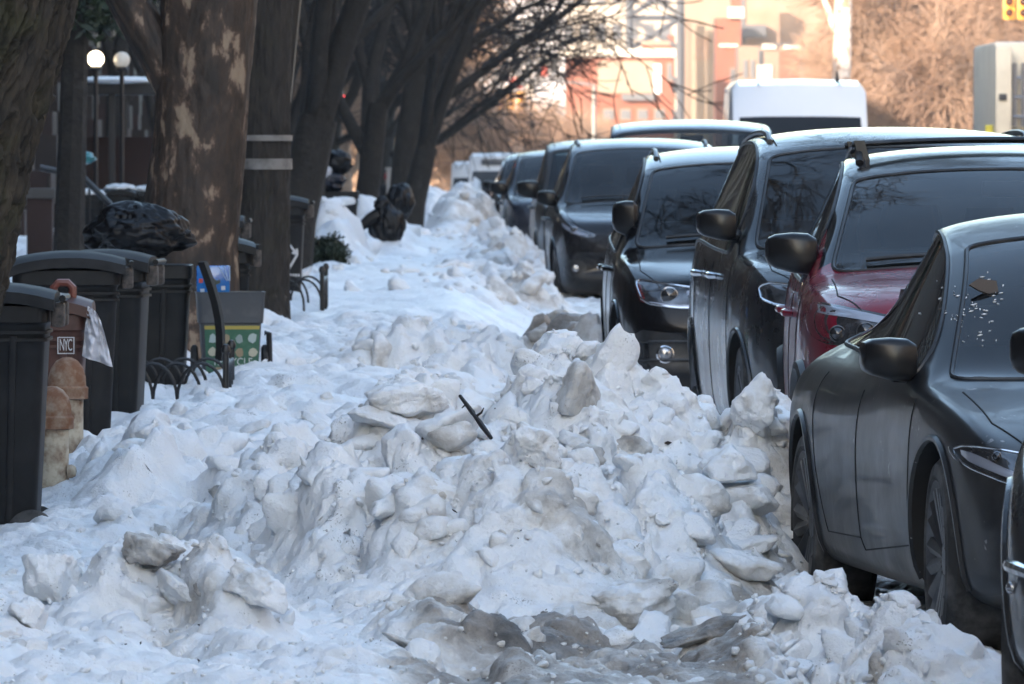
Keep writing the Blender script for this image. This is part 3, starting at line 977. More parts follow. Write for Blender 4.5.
def make_mirror(parent, sp, sgn, m, scale=1.0, ml=1.0, mh=1.0):
    y, z = sp['cowl'] + sp.get('mir_dy', .42), sp['mir_z']
    x0 = sgn * (sp['hw'] - .05); x1 = sgn * (sp['hw'] - .075 - sp.get('mir_in', 0))
    b = MB(); rings = []
    for t, (wy, wz) in ((0, (.05, .06)), (.04, (.12, .13)), (.2, (.165, .165)), (.5, (.175, .16)), (.82, (.16, .135)), (.95, (.13, .105)), (1.0, (.07, .06))):
        cx = x1 + sgn * .21 * t * scale * ml; r = []
        for j in range(20):
            a = 2 * math.pi * j / 20; ca, sa = math.cos(a), math.sin(a)
            e = .42
            r.append((cx, y - .01 + .03 * t + math.copysign(abs(ca) ** e, ca) * wy / 2 * scale, z + math.copysign(abs(sa) ** e, sa) * wz / 2 * scale * mh + .018 * t))
        rings.append(r)
    b.loft(rings)
    o = b.build('side_mirror', m, parent)
    a = MB().tube([(x0 - sgn * .03, y + .03, z - .055 * scale), (x1, y + .01, z - .05 * scale), (x1 + sgn * .08, y, z - .05 * scale)], [.035, .028, .026], 10)
    a.build('mirror_arm', BLACK, o)
    return o


def make_vehicle(sp, loc, yaw, label, cat='car', group='cars parked along the kerb', name='parked_car'):
    root = empty(name, loc, yaw); tag(root, label, cat, group)
    me = build_body(sp, sp.get('level', 2)); parts = split_mats(me); cast = Caster(me)
    # body with painted and black slots
    V, Fs, MI = [], [], []
    for slot, out in ((0, 0), (3, 1), (4, 2), (5, 3)):
        if slot in parts:
            v, f = parts[slot]; MI += [out] * len(f); Fs += [tuple(i + len(V) for i in q) for q in f]; V += v
    bm = bpy.data.meshes.new('body'); bm.from_pydata([tuple(v) for v in V], [], Fs)
    for q in (sp['paint'], BLACK, mat('wheel_well', (.012, .012, .012), .9), sp.get('roofpaint', sp['paint'])): bm.materials.append(q)
    bm.polygons.foreach_set('material_index', MI)
    b2 = bmesh.new(); b2.from_mesh(bm); bmesh.ops.remove_doubles(b2, verts=b2.verts[:], dist=1e-5); bmesh.ops.recalc_face_normals(b2, faces=b2.faces[:]); b2.to_mesh(bm); b2.free()
    bm.polygons.foreach_set('use_smooth', [True] * len(bm.polygons)); bm.set_sharp_from_angle(angle=D2R(32)); bm.update()
    body = link('body', bm, root)
    if sp.get('level', 2) > 1:
        cabin(root, sp, parts[0])
        ln = bpy.data.meshes.new('cabin_lining'); nb = [v.normal.copy() for v in bm.vertices]
        keep = [tuple(p.vertices) for p in bm.polygons if p.material_index in (0, 3) and p.center.z > .35 and sp['cowl'] < p.center.y < sp['L'] - .12]
        ln.from_pydata([tuple(v.co - nb[i] * .035) for i, v in enumerate(bm.vertices)], [], keep); ln.materials.append(LINING)
        b3 = bmesh.new(); b3.from_mesh(ln); bmesh.ops.delete(b3, geom=[v for v in b3.verts if not v.link_faces], context='VERTS'); b3.to_mesh(ln); b3.free()
        link('cabin_lining', ln, root)
    trim_r = sp.get('trim', .009)
    for slot, nm, gm in ((1, 'windscreen', sp.get('wind', WIND)), (2, 'side_window', CARSIDE)):
        if slot not in parts: continue
        for (v, f) in islands(*parts[slot]):
            mean = sum((q for q in v), Vector()) / len(v)
            n_ = nm if slot == 2 or mean.y < sp['L'] / 2 else 'rear_window'
            o = np_mesh(n_, [tuple(q) for q in v], f, gm, root)
            for lp in boundary(v, f):
                lp = smooth_loop(lp, 2)
                MB().tube(lp + lp[:1], trim_r, 6, False).build('window_seal', sp.get('sealmat', BLACK), o)
    wz = sp['wf'], sp['wr']
    for wy in wz:
        for sgn in (-1, 1):
            make_wheel(root, sp, sgn * (sp['hw'] - sp.get('tw', .225) / 2 - .025), wy, sgn, sp.get('steer', 0) if wy == wz[0] else 0, sp.get('spokes', 5))
    # arch lips
    for wy in wz:
        for sgn in (-1, 1):
            lip = MB(); pts = []
            for i in range(33):
                a = D2R(-12 + 204 * i / 32); r = sp['arch'] + .012
                h = cast.side(wy + r * math.cos(a), sp['wz'] + r * math.sin(a), sgn)
                if h is not None and abs(h.x) > sp['hw'] - .2: pts.append(h + Vector((sgn * .001, 0, 0)))
            if len(pts) > 4: lip.tube(pts, sp.get('lip_r', .013), 6).build('wheel_arch_lip', sp.get('lip', sp['paint']), root)
    for sgn in (-1, 1): make_mirror(root, sp, sgn, sp.get('mirror', sp['paint']), sp.get('mir_s', 1) * .92, sp.get('mir_l', 1), sp.get('mir_h', 1))
    # doors: shut lines and handles
    d0, d1, d2 = sp['doors']
    zt0 = sp['belt_z']
    for sgn in (-1, 1):
        for ln in ([(d0, zt0 - .02), (d0 + .0, .62), (d0 + .05, .36), (d1 - .05, .30), (d1, .34), (d1 + .02, zt0)], [(d1 + .01, .34), (d2 - .28, .33), (d2 - .10, .55), (d2 - .02, .75), (d2 + .02, zt0 + .02)]):
            p = line_strip(cast, ln, sgn=sgn)
            if len(p) > 3: MB().tube(p, .0028, 5).build('door_seam', mat('shut_line', (.004, .004, .004), .9), root)
    for sgn in (-1, 1):
        for dy in (d1 - .17, d2 - .30):
            h = cast.side(dy, sp['hand_z'], sgn)
            if h is None or sp.get('flush'): continue
            q = MB().tube([h + Vector((-.003 * sgn, -.09, 0)), h + Vector((.028 * sgn, -.07, .002)), h + Vector((.033 * sgn, 0, .004)), h + Vector((.028 * sgn, .07, .004)), h + Vector((-.003 * sgn, .09, .004))], [.012, .016, .017, .016, .012], 8)
            q.build('door_handle', sp.get('handle', sp['paint']), root)
    # bonnet shut lines, bumper joint and roof channels
    SHUT = mat('shut_line', (.004, .004, .004), .9)
    def top_line(pts):
        out = []
        for (x0, y0), (x1, y1) in zip(pts, pts[1:]):
            for q in range(14):
                t = q / 14; hh = cast.b.ray_cast(Vector((x0 + (x1 - x0) * t, y0 + (y1 - y0) * t, 3)), Vector((0, 0, -1)))[0]
                if hh is not None: out.append(hh)
        return out
    for s in (-1, 1):
        p = top_line([(s * hw_ * .70, .16), (s * hw_ * .835, .5), (s * hw_ * .84, sp['cowl'] - .05)]) if (hw_ := sp['hw']) else []
        if len(p) > 3: MB().tube(p, .0035, 5).build('bonnet_seam', SHUT, root)
        xr_ = sp['hw'] - .055 - sp.get('tum', .2) - .075
        p = [] if sp.get('flush') else top_line([(s * xr_, sp['wtop'] + .22), (s * xr_, sp['rtop'] - .15)])
        if len(p) > 3: MB().tube(p, .005, 5).build('roof_channel', SHUT, root)
        p = line_strip(cast, [(s * .52, sp['bump_z']), (s * .72, sp['bump_z'] + .01), (s * .86, sp['bump_z'] + .02)]) if sp.get('bump_z') else []
        if len(p) > 3: MB().tube(p, .0035, 5).build('bumper_seam', SHUT, root)
    for fn in sp.get('front', []): fn(root, sp, cast)
    for fn in sp.get('extra', []): fn(root, sp, cast)
    return root


LAMPDARK = mat('lamp_smoked', (.03, .031, .034), .12, .2, coat=1.0, noise=(16, (.10, .10, .11), .5, .75))


def headlights(outline, strips=(), lenses=(), marker=None, off=.004, edge=None, base=LAMP, ring=CHROME):
    """outline etc. given for the +x side; mirrored"""
    def fn(root, sp, cast):
        for s in (-1, 1):
            o = patch(cast, [(s * x, z) for x, z in outline], off, 56).build('headlight', base, root)
            if edge:
                pl = resample(chaikin([Vector((s * x, z)) for x, z in outline], 1), 56)
                c = sum(pl, Vector((0, 0))) / 56
                MB().tube([cast.front(*(c + (p - c) * .965)) + Vector((0, -off - .002, 0)) for p in pl + pl[:1]], edge, 6, False).build('chrome_edge', CHROME, o)
            for st in strips: patch(cast, [(s * x, z) for x, z in st], off + .004, 30).build('light_strip', LAMPPALE, o)
            for (x, z, r) in lenses:
                h = cast.front(s * x, z) + Vector((0, -off, 0))
                MB().lathe([(r * 1.1, .006), (r * 1.12, -.012), (r, -.014), (r * .96, -.004)], 24, 'Y', h, False).build('lens_ring', ring, o)
                MB().lathe([(r * .96, .0), (r * .9, -.012), (r * .6, -.022), (r * .25, -.027), (.0005, -.028)], 24, 'Y', h, False).build('lens', LENS, o)
            if marker: patch(cast, [(s * x, z) for x, z in marker], off + .003, 20).build('side_marker', LAMPRED, o)
    return fn


def front_panel(nm, outline, m, off=.003, mirror=False, bars=0, barm=None, soft=1):
    def fn(root, sp, cast):
        for s in ((-1, 1) if mirror else (1,)):
            o = patch(cast, [(s * x, z) for x, z in outline], off, 60, soft=soft).build(nm, m, root)
            if bars:
                zs = [p[1] for p in outline]; z0, z1 = min(zs), max(zs); q = MB()
                for i in range(bars):
                    z = z0 + (z1 - z0) * (i + .7) / (bars + .4)
                    # extent of the outline at this height
                    xs = []
                    for (a, b) in zip(outline, outline[1:] + outline[:1]):
                        if (a[1] - z) * (b[1] - z) <= 0 and a[1] != b[1]: xs.append(a[0] + (b[0] - a[0]) * (z - a[1]) / (b[1] - a[1]))
                    if len(xs) >= 2:
                        x0, x1 = min(xs) + .02, max(xs) - .02
                        q.tube([cast.front(s * (x0 + (x1 - x0) * t / 16), z) + Vector((0, -off - .006, 0)) for t in range(17)], .010, 6)
                q.build('grille_bar', barm or BLACK, o)
    return fn


def fog_lamps(x, z, r, ring=CHROME):
    def fn(root, sp, cast):
        for s in (-1, 1):
            h = cast.front(s * x, z)
            o = MB().lathe([(r * 1.15, .02), (r * 1.18, -.012), (r * 1.0, -.018), (r * .95, -.004)], 28, 'Y', h, False).build('fog_lamp', ring, root)
            MB().lathe([(r * .95, -.003), (r * .8, -.010), (r * .4, -.014), (.0005, -.015)], 28, 'Y', h, False).build('lens', LAMPGREY, o)
    return fn


def roof_rails(m, cross=None, z_up=.045):
    def fn(root, sp, cast):
        y0, y1 = sp['wtop'] + .34, sp['rtop'] - .12
        for s in (-1, 1):
            pts = []
            for t in np.linspace(0, 1, 15):
                y = y0 + (y1 - y0) * t
                x = s * (sp['hw'] - .055 - sp.get('tum', .2) - .055)
                h = cast.b.ray_cast(Vector((x, y, 3)), Vector((0, 0, -1)))[0]
                if h is None: continue
                up = z_up * min(1, min(t, 1 - t) / .07)
                pts.append(h + Vector((0, 0, up)))
            MB().tube(pts, [.018 if i in (0, len(pts) - 1) else .016 for i in range(len(pts))], 8).build('roof_rail', m, root)
        if cross:
            for yy in cross:
                x = sp['hw'] - .055 - sp.get('tum', .2) - .055
                h = cast.b.ray_cast(Vector((x, yy, 3)), Vector((0, 0, -1)))[0]
                zc = h.z + z_up + .022
                q = MB()
                q.loft([[(xx, yy + .03 * math.cos(a), zc + .013 * math.sin(a) + .02 * (1 - (xx / x) ** 2)) for a in np.linspace(0, 2 * math.pi, 13)[:-1]] for xx in np.linspace(-x - .03, x + .03, 15)])
                for s in (-1, 1):
                    q.loft([[(s * (x - .03 * (1 - t)) + a * .022 * s, yy + b * .035, h.z - .02 + (zc - h.z + .035) * t) for a, b in ((-1, -1), (1, -1), (1, 1), (-1, 1))] for t in (0, .5, 1)])
                q.build('roof_bar', BLACK, root)
    return fn


def frost(root, sp, cast):
    r = np.random.default_rng(17); q = MB()
    def on(x, z):
        return cast.front(x, z)
    for i in range(95):
        cl = [(-.58, 1.21), (-.555, 1.22), (-.66, 1.17), (-.70, 1.10), (-.64, 1.12), (-.71, 1.20), (-.56, 1.16), (-.65, 1.03)][r.integers(0, 8)]
        x, z = cl[0] + r.normal() * .022, cl[1] + r.normal() * .016
        h = on(x, z)
        if h.y < sp['cowl'] or h.y > sp['wtop']: continue
        s = r.uniform(.0015, .004); a = r.uniform(0, 3.14); L_ = r.uniform(1, 3.5)
        d1 = Vector((math.cos(a) * s * L_, .45 * math.sin(a) * s, .9 * math.sin(a) * s)); d2 = Vector((-math.sin(a) * s * .5, .2 * s, .5 * s)); n = Vector((0, -.0025, .002))
        q.loft([[h + n + d1, h + n + d2, h + n - d1, h + n - d2], [h + d1 - n, h + d2 - n, h - d1 - n, h - d2 - n]])
    o = q.build('frost', mat('frost_white', (.75, .77, .8), .6), root, False); o['kind'] = 'stuff'
    h = on(-.585, 1.185)
    lf = MB(); pl = [(-.07, .02), (-.03, .045), (.0, .04), (.045, .035), (.05, -.01), (.03, -.055), (.015, -.02), (-.03, -.005)]
    lf.loft([[h + Vector((a * .8, -.020 + .3 * b, b * .8 + .004)) for a, b in pl], [h + Vector((a * .8, -.012 + .3 * b, b * .8)) for a, b in pl]])
    lf.tube([h + Vector((.03, -.02, -.05)), h + Vector((-.05, -.012, -.058)), h + Vector((-.16, -.008, -.062))], .004, 5)
    o = lf.build('dead_leaf', mat('brown_leaf', (.06, .045, .035), .7), root, False); COL.objects.unlink(o); COL.objects.link(o)
    M = Matrix.Translation(root.location) @ Matrix.Rotation(root.rotation_euler.z, 4, 'Z'); o.parent = None; o.matrix_world = M
    tag(o, 'curled dead leaf with a long stalk stuck to the windscreen of the grey sedan', 'leaf')


def wipers(root, sp, cast):
    q = MB()
    for (xa, xb) in ((-.10, -.62), (.50, .0)):
        pts = []
        for t in np.linspace(0, 1, 9):
            x = xa + (xb - xa) * t; z0 = 3
            h = cast.b.ray_cast(Vector((x, sp['cowl'] + .07 + .05 * t, 3)), Vector((0, 0, -1)))[0]
            if h is not None: pts.append(h + Vector((0, -.012, .016)))
        if len(pts) > 2: q.tube(pts, .011, 6)
    q.build('wiper', BLACK, root)


def antenna(root, sp, cast):
    y = sp['rtop'] - .15
    h = cast.b.ray_cast(Vector((0, y, 3)), Vector((0, 0, -1)))[0]
    MB().loft([[(h.x + .02 * a * k_, y + .06 * b * k_ + .03 * (1 - k_), h.z - .005 + .06 * (1 - k_)) for a, b in ((-1, -1), (1, -1), (1, 1), (-1, 1))] for k_ in (1, .7, .4)]).build('roof_antenna', BLACK, root)


# shapes ---------------------------------------------------------------
def suv(**kw):
    sp = dict(L=4.6, hw=.91, H=1.66, cowl=1.18, wtop=1.98, rtop=3.95, rbot=4.38,
              top=[(0, .60), (.03, .70), (.08, .84), (.16, .95), (.4, 1.01), (1.0, 1.08), (1.18, 1.12), (1.6, 1.37), (1.98, 1.57), (2.15, 1.62), (2.7, 1.66), (3.5, 1.63), (3.95, 1.57), (4.38, 1.10), (4.5, 1.02), (4.6, .75)],
              belt=[(0, .60), (.1, .78), (.3, .92), (1.18, 1.04), (2.5, 1.06), (3.9, 1.12), (4.6, .95)],
              wf=.88, wr=3.56, wz=.345, R=.35, arch=.405, doors=(1.35, 2.35, 3.30), belt_z=1.03, hand_z=.93, mir_z=1.13, tum=.19, bow=.16, plan=[.80, .87, .93, .97, 1.0])
    sp.update(kw); return sp


GREYP = paint('dark_grey_paint', (.014, .015, .017), .18, .24, .4, speck=.0)
SEDANP = paint('salt_dulled_grey_paint', (.013, .0135, .015), .22, .30, .3, speck=.55, coat=.22)
REDP = paint('dark_red_paint', (.17, .008, .022), .22, .25, .0)
BLACKP = paint('black_paint', (.004, .004, .005), .04, .12, .0, coat=.22)
MIRP = mat('mirror_shell_black', (.008, .008, .009), .28, spec=.35)
BROWNGREYP = paint('charcoal_paint', (.010, .010, .012), .12, .2, .3)
NAVYP = paint('dark_blue_paint', (.012, .016, .028), .3, .2, .3)
SALTYP = paint('salt_streaked_black_paint', (.02, .02, .021), .75, .3, .2)
WHITEP = paint('white_paint', (.75, .76, .78), .1, .3, 0)

# dark grey sedan ----------------------------------------------------------
sedan = dict(L=4.72, hw=.925, H=1.45, cowl=1.12, wtop=2.06, rtop=3.25, rbot=4.15, paint=SEDANP, level=3,
             top=[(0, .50), (.03, .58), (.09, .655), (.2, .715), (.5, .80), (.9, .875), (1.12, .915), (1.6, 1.185), (2.06, 1.375), (2.3, 1.42), (2.75, 1.45), (3.25, 1.39), (3.7, 1.24), (4.15, 1.09), (4.55, 1.05), (4.66, .98), (4.72, .72)],
             belt=[(0, .50), (.1, .64), (.3, .73), (.6, .81), (.85, .845), (1.12, .87), (2.2, .90), (3.4, .95), (4.2, .97), (4.72, .75)],
             wf=.845, wr=3.72, wz=.335, R=.335, arch=.378, tyre=.085, tw=.235, doors=(1.25, 2.35, 3.38), belt_z=.86, hand_z=.83, mir_z=.955, mir_dy=.40, mir_s=.95, tum=.26, bow=.17,
             plan=[.80, .89, .955, .985, 1.0], sidew0=.22, sidew1=.78, mirror=MIRP, flush=True, extra=[frost], rear_in=.19, deck_in=.13, steer=D2R(-2), spokes=9,
             bot=[.36, .24, .19, .17, .16, .17, .24, .4],
             front=[headlights([(.44, .60), (.66, .685), (.84, .718), (.90, .712), (.885, .65), (.78, .600), (.60, .555), (.46, .56)],
                               strips=[[(.60, .572), (.77, .616), (.865, .66), (.885, .70), (.865, .698), (.77, .642), (.62, .592)], [(.62, .655), (.69, .672), (.66, .62), (.60, .615)]], lenses=[(.73, .667, .018), (.80, .685, .014)], ring=LAMPGREY, off=.004, base=LAMP, edge=.004),
                    front_panel('lower_intake', [(-.62, .30), (.62, .30), (.58, .24), (-.58, .24)], BLACK),
                    front_panel('side_vent', [(.66, .42), (.74, .43), (.73, .32), (.68, .31)], BLACK, mirror=True)])
# red crossover -------------------------------------------------------------
red = suv(paint=REDP, roofpaint=BLACKP, mirror=MIRP, lip=BLACK, lip_r=.03, H=1.67,
          top=[(0, .62), (.03, .74), (.08, .90), (.16, 1.02), (.4, 1.09), (1.0, 1.14), (1.18, 1.17), (1.6, 1.39), (1.98, 1.555), (2.15, 1.61), (2.7, 1.655), (3.5, 1.63), (3.95, 1.57), (4.38, 1.10), (4.5, 1.02), (4.6, .75)],
          belt=[(0, .62), (.1, .84), (.3, .99), (1.18, 1.08), (2.5, 1.09), (3.9, 1.13), (4.6, .95)], mir_z=1.20, belt_z=1.06, hand_z=.95, mir_s=1.12, mir_in=.03,
          front=[headlights([(.46, .96), (.70, 1.005), (.85, 1.03), (.885, .97), (.87, .89), (.80, .855), (.60, .87), (.48, .92)], strips=[[(.50, .955), (.70, .998), (.86, 1.022), (.865, .985), (.70, .965), (.53, .935)]], lenses=[(.66, .915, .034), (.77, .905, .030)], off=.005, base=LAMPDARK, ring=mat('smoked_ring', (.12, .12, .125), .25, .6)),
                 front_panel('grille', [(-.46, .92), (.46, .92), (.42, .66), (-.42, .66)], BLACK, bars=5), front_panel('lower_intake', [(-.6, .5), (.6, .5), (.52, .36), (-.52, .36)], BLACK, bars=2),
                 front_panel('fog_lamp_bezel', [(.62, .62), (.80, .64), (.80, .46), (.66, .44)], BLACK, mirror=True)],
          extra=[roof_rails(BLACK, cross=(2.42, 3.3)), wipers, antenna])
# grey suv --------------------------------------------------------------------
grey = suv(paint=GREYP, L=4.8, H=1.74, hw=.94, mirror=MIRP,
           top=[(0, .62), (.03, .74), (.08, .90), (.16, 1.02), (.4, 1.08), (1.0, 1.14), (1.18, 1.17), (1.6, 1.43), (1.98, 1.64), (2.15, 1.70), (2.7, 1.74), (3.6, 1.72), (4.15, 1.66), (4.6, 1.15), (4.7, 1.05), (4.8, .75)],
           rtop=4.15, rbot=4.6, belt=[(0, .62), (.1, .84), (.3, .98), (1.18, 1.10), (2.5, 1.12), (3.9, 1.16), (4.8, .95)], wr=3.72, doors=(1.35, 2.4, 3.45), mir_z=1.25, belt_z=1.10, hand_z=1.0, handle=CHROME,
           front=[headlights([(.50, .95), (.80, 1.0), (.86, .98), (.85, .90), (.60, .86), (.50, .88)], lenses=[(.7, .925, .04)], edge=.006), front_panel('grille', [(-.45, .95), (.45, .95), (.40, .62), (-.40, .62)], BLACK, bars=5, barm=CHROME)],
           extra=[roof_rails(mat('satin_rail', (.12, .12, .125), .35, .8), z_up=.022), wipers])
# black suv with square lamps ---------------------------------------------------
black = suv(paint=BLACKP, L=4.63, H=1.67, hw=.945, mirror=MIRP, wind=glass('clear_dark_glass', (.22, .24, .24), .015),
            top=[(0, .56), (.03, .66), (.08, .78), (.16, .885), (.4, .955), (1.0, 1.06), (1.18, 1.10), (1.6, 1.36), (1.98, 1.56), (2.15, 1.61), (2.7, 1.66), (3.5, 1.63), (3.95, 1.57), (4.38, 1.10), (4.5, 1.02), (4.63, .75)],
            belt=[(0, .56), (.1, .74), (.3, .87), (1.18, 1.01), (2.5, 1.04), (3.9, 1.10), (4.6, .95)], mir_z=1.225, mir_s=1.1, mir_l=.72, mir_h=1.25, mir_in=.10, doors=(1.4, 2.4, 3.35),
            front=[headlights([(.38, .84), (.60, .865), (.815, .90), (.83, .87), (.79, .765), (.60, .735), (.44, .735), (.40, .77)], strips=[[(.43, .755), (.60, .752), (.77, .775), (.765, .765), (.60, .74), (.44, .744)], [(.42, .825), (.54, .84), (.53, .80), (.43, .79)]], lenses=[(.635, .805, .046), (.50, .795, .026)], ring=LAMPGREY, marker=[(.80, .885), (.83, .87), (.80, .77), (.765, .765)], off=.005, edge=.007),
                   front_panel('grille', [(-.42, .86), (.42, .86), (.36, .50), (-.36, .50)], BLACK, bars=6, barm=mat('dark_chrome', (.1, .1, .1), .2, 1)),
                   front_panel('bumper_intake', [(.50, .58), (.86, .62), (.84, .37), (.48, .37)], BLACK, mirror=True, bars=2), fog_lamps(.66, .475, .044), front_panel('lower_intake', [(-.5, .4), (.5, .4), (.45, .3), (-.45, .3)], BLACK)],
            extra=[roof_rails(mat('satin_rail', (.12, .12, .125), .35, .8), z_up=.022), wipers])
# charcoal crossover --------------------------------------------------------------
cross = suv(paint=BROWNGREYP, H=1.72, hw=.92, mirror=MIRP,
            top=[(0, .58), (.03, .68), (.08, .80), (.16, .90), (.4, .97), (1.0, 1.08), (1.18, 1.12), (1.6, 1.40), (1.98, 1.62), (2.15, 1.68), (2.7, 1.72), (3.5, 1.69), (3.95, 1.62), (4.38, 1.10), (4.5, 1.02), (4.6, .75)], bow=.26,
            front=[headlights([(.50, .80), (.66, .86), (.80, .93), (.85, .95), (.85, .90), (.80, .83), (.66, .78), (.54, .77)], strips=[[(.56, .79), (.70, .80), (.81, .86), (.835, .925), (.80, .89), (.68, .83)]], lenses=[(.72, .845, .03)], off=.005),
                   front_panel('grille', [(-.42, .84), (.42, .84), (.30, .52), (-.30, .52)], BLACK, bars=4, barm=CHROME), front_panel('bumper_intake', [(.60, .55), (.80, .57), (.78, .40), (.60, .38)], BLACK, mirror=True), fog_lamps(.70, .48, .04, BLACK), front_panel('lower_intake', [(-.5, .4), (.5, .4), (.42, .28), (-.42, .28)], BLACK, bars=2)],
            extra=[roof_rails(mat('satin_rail', (.12, .12, .125), .35, .8), z_up=.022), wipers])


def boxy(paint_, H=1.80, L=4.9, hw=.93, **kw):
    k_ = H / 1.80
    d = dict(paint=paint_, L=L, H=H, hw=hw, cowl=1.35, wtop=1.95, rtop=L - .4, rbot=L - .15, mirror=MIRP, mir_s=1.35, mir_z=1.2, tum=.13,
             top=[(0, .65), (.03, .80), (.07, .98 * k_), (.14, 1.06 * k_), (.4, 1.10 * k_), (1.2, 1.13 * k_), (1.35, 1.16 * k_), (1.65, 1.45 * k_), (1.95, 1.70 * k_), (2.1, 1.76 * k_), (2.7, H), (L - 1, H - .01), (L - .4, H - .06), (L - .15, 1.2), (L - .05, 1.05), (L, .8)],
             belt=[(0, .65), (.1, .9 * k_), (.3, 1.03 * k_), (1.35, 1.10 * k_), (2.5, 1.11 * k_), (L - .5, 1.13 * k_), (L, .95)], wf=.92, wr=L - 1.05, bow=.09, plan=[.88, .92, .96, .98, 1],
             belt_z=1.08, hand_z=1.0, doors=(1.45, 2.5, 3.45),
             front=[headlights([(.58, .92), (.84, .93), (.84, .76), (.60, .76)], lenses=[(.7, .84, .05)], edge=.006), front_panel('grille', [(-.52, .95), (.52, .95), (.5, .62), (-.5, .62)], BLACK, bars=4, barm=CHROME), front_panel('lower_intake', [(-.6, .5), (.6, .5), (.55, .36), (-.55, .36)], BLACK)], extra=[wipers])
    d.update(kw); return suv(**d)


make_vehicle(sedan, (2.435, 28.17, .0), D2R(6.5), 'dark grey sedan dulled by road salt, frost marks on its windscreen')
make_vehicle(red, (2.16, 35.3, .02), D2R(-.4), 'dark red crossover with black roof bars behind the grey sedan')
make_vehicle(grey, (2.17, 42.2, .03), D2R(3.0), 'dark grey SUV with silvery roof between the red and the black one')
make_vehicle(black, (1.68, 50.8, .02), D2R(0.6), 'glossy black SUV with square chrome-edged headlamp and round fog lamp')
make_vehicle(cross, (1.56, 84.8, .05), D2R(1.0), 'charcoal crossover with slanted headlamps behind the gap in the row')
make_vehicle(boxy(NAVYP, 1.97, 5.3, 1.0), (2.14, 91.2, .0), D2R(0), 'tall dark blue SUV standing out from the row beyond the charcoal crossover')
make_vehicle(boxy(SALTYP, 1.78, 5.2, .95), (1.52, 99.5, .0), D2R(1), 'salt-streaked black pickup-like car with big black mirrors')
make_vehicle(suv(paint=NAVYP, mirror=MIRP, mir_s=1.2), (1.16, 119.5, .0), D2R(1), 'low dark blue car beside the tall grey snow heap, behind the salt-streaked one')
for i, (x, y, pt, lb) in enumerate(((1.0, 137, GREYP, 'small far grey car just past the dark blue car by the snow heap'), (.98, 152, WHITEP, 'far white car near the end of the parked row'), (1.0, 170, BROWNGREYP, 'farthest dark car in the parked row'))):
    make_vehicle(suv(paint=pt, mirror=MIRP, level=1), (x, y, float(_dz(y))), 0, lb)
# the car in the lower right corner: only its front corner and the tip of its mirror are in the picture
def chrome_corner(root, sp, cast):
    for s in (-1, 1):
        pts = [cast.front(s * x, z) + Vector((0, -.006, 0)) for x, z in ((.70, .535), (.76, .545), (.80, .553), (.835, .556), (.855, .553))]
        MB().tube(pts, [.012, .017, .019, .017, .008], 8).build('chrome_trim', CHROME, root)
        h = cast.front(s * .82, .50); MB().ball(h, .018).build('parking_sensor', LAMPGREY, root)


make_vehicle(suv(paint=GREYP, hw=.90, belt_z=.95, H=1.52, mirror=MIRP, mir_l=.8, mir_in=.03, mir_z=1.08, hand_z=.85,
             top=[(0, .52), (.03, .58), (.08, .66), (.16, .72), (.4, .78), (1.0, .90), (1.18, .95), (1.6, 1.22), (1.98, 1.42), (2.15, 1.46), (2.7, 1.51), (3.5, 1.49), (3.95, 1.43), (4.25, 1.06), (4.35, .98), (4.45, .75)], L=4.45, rbot=4.25,
             belt=[(0, .50), (.1, .60), (.3, .70), (1.18, .90), (2.5, .93), (3.9, .98), (4.45, .92)], wr=3.45, bow=.22, front=[chrome_corner]), (2.14, 23.15, .0), D2R(-9), 'dark car of which only the front corner shows at the lower right')

# ------------------------------------------------------------------ bins and street clutter on the left
BIN = mat('bin_plastic', (.009, .0092, .010), .55, spec=.28, noise=(5, (.028, .028, .029), .5, .9), bump=(25, .12, .01))
BINLID = mat('bin_lid_plastic', (.015, .0155, .017), .62, spec=.2, noise=(6, (.04, .04, .042), .45, .9))
BINBLK = mat('black_bin_plastic', (.008, .0085, .009), .55, spec=.3, noise=(5, (.025, .025, .025), .5, .9))
BINBRN = mat('brown_bin_plastic', (.065, .026, .019), .5, noise=(6, (.16, .08, .06), .5, .85))
WORN = mat('worn_bracket', (.10, .08, .068), .7, noise=(35, (.02, .018, .017), .4, .65))
BAG = mat('black_bag_film', (.005, .005, .006), .42, spec=.3, bump=(5, .35, .03))
WBAG = mat('thin_white_bag', (.66, .66, .70), .6)
IRON = mat('black_iron', (.012, .012, .013), .4, bump=(50, .2, .004))


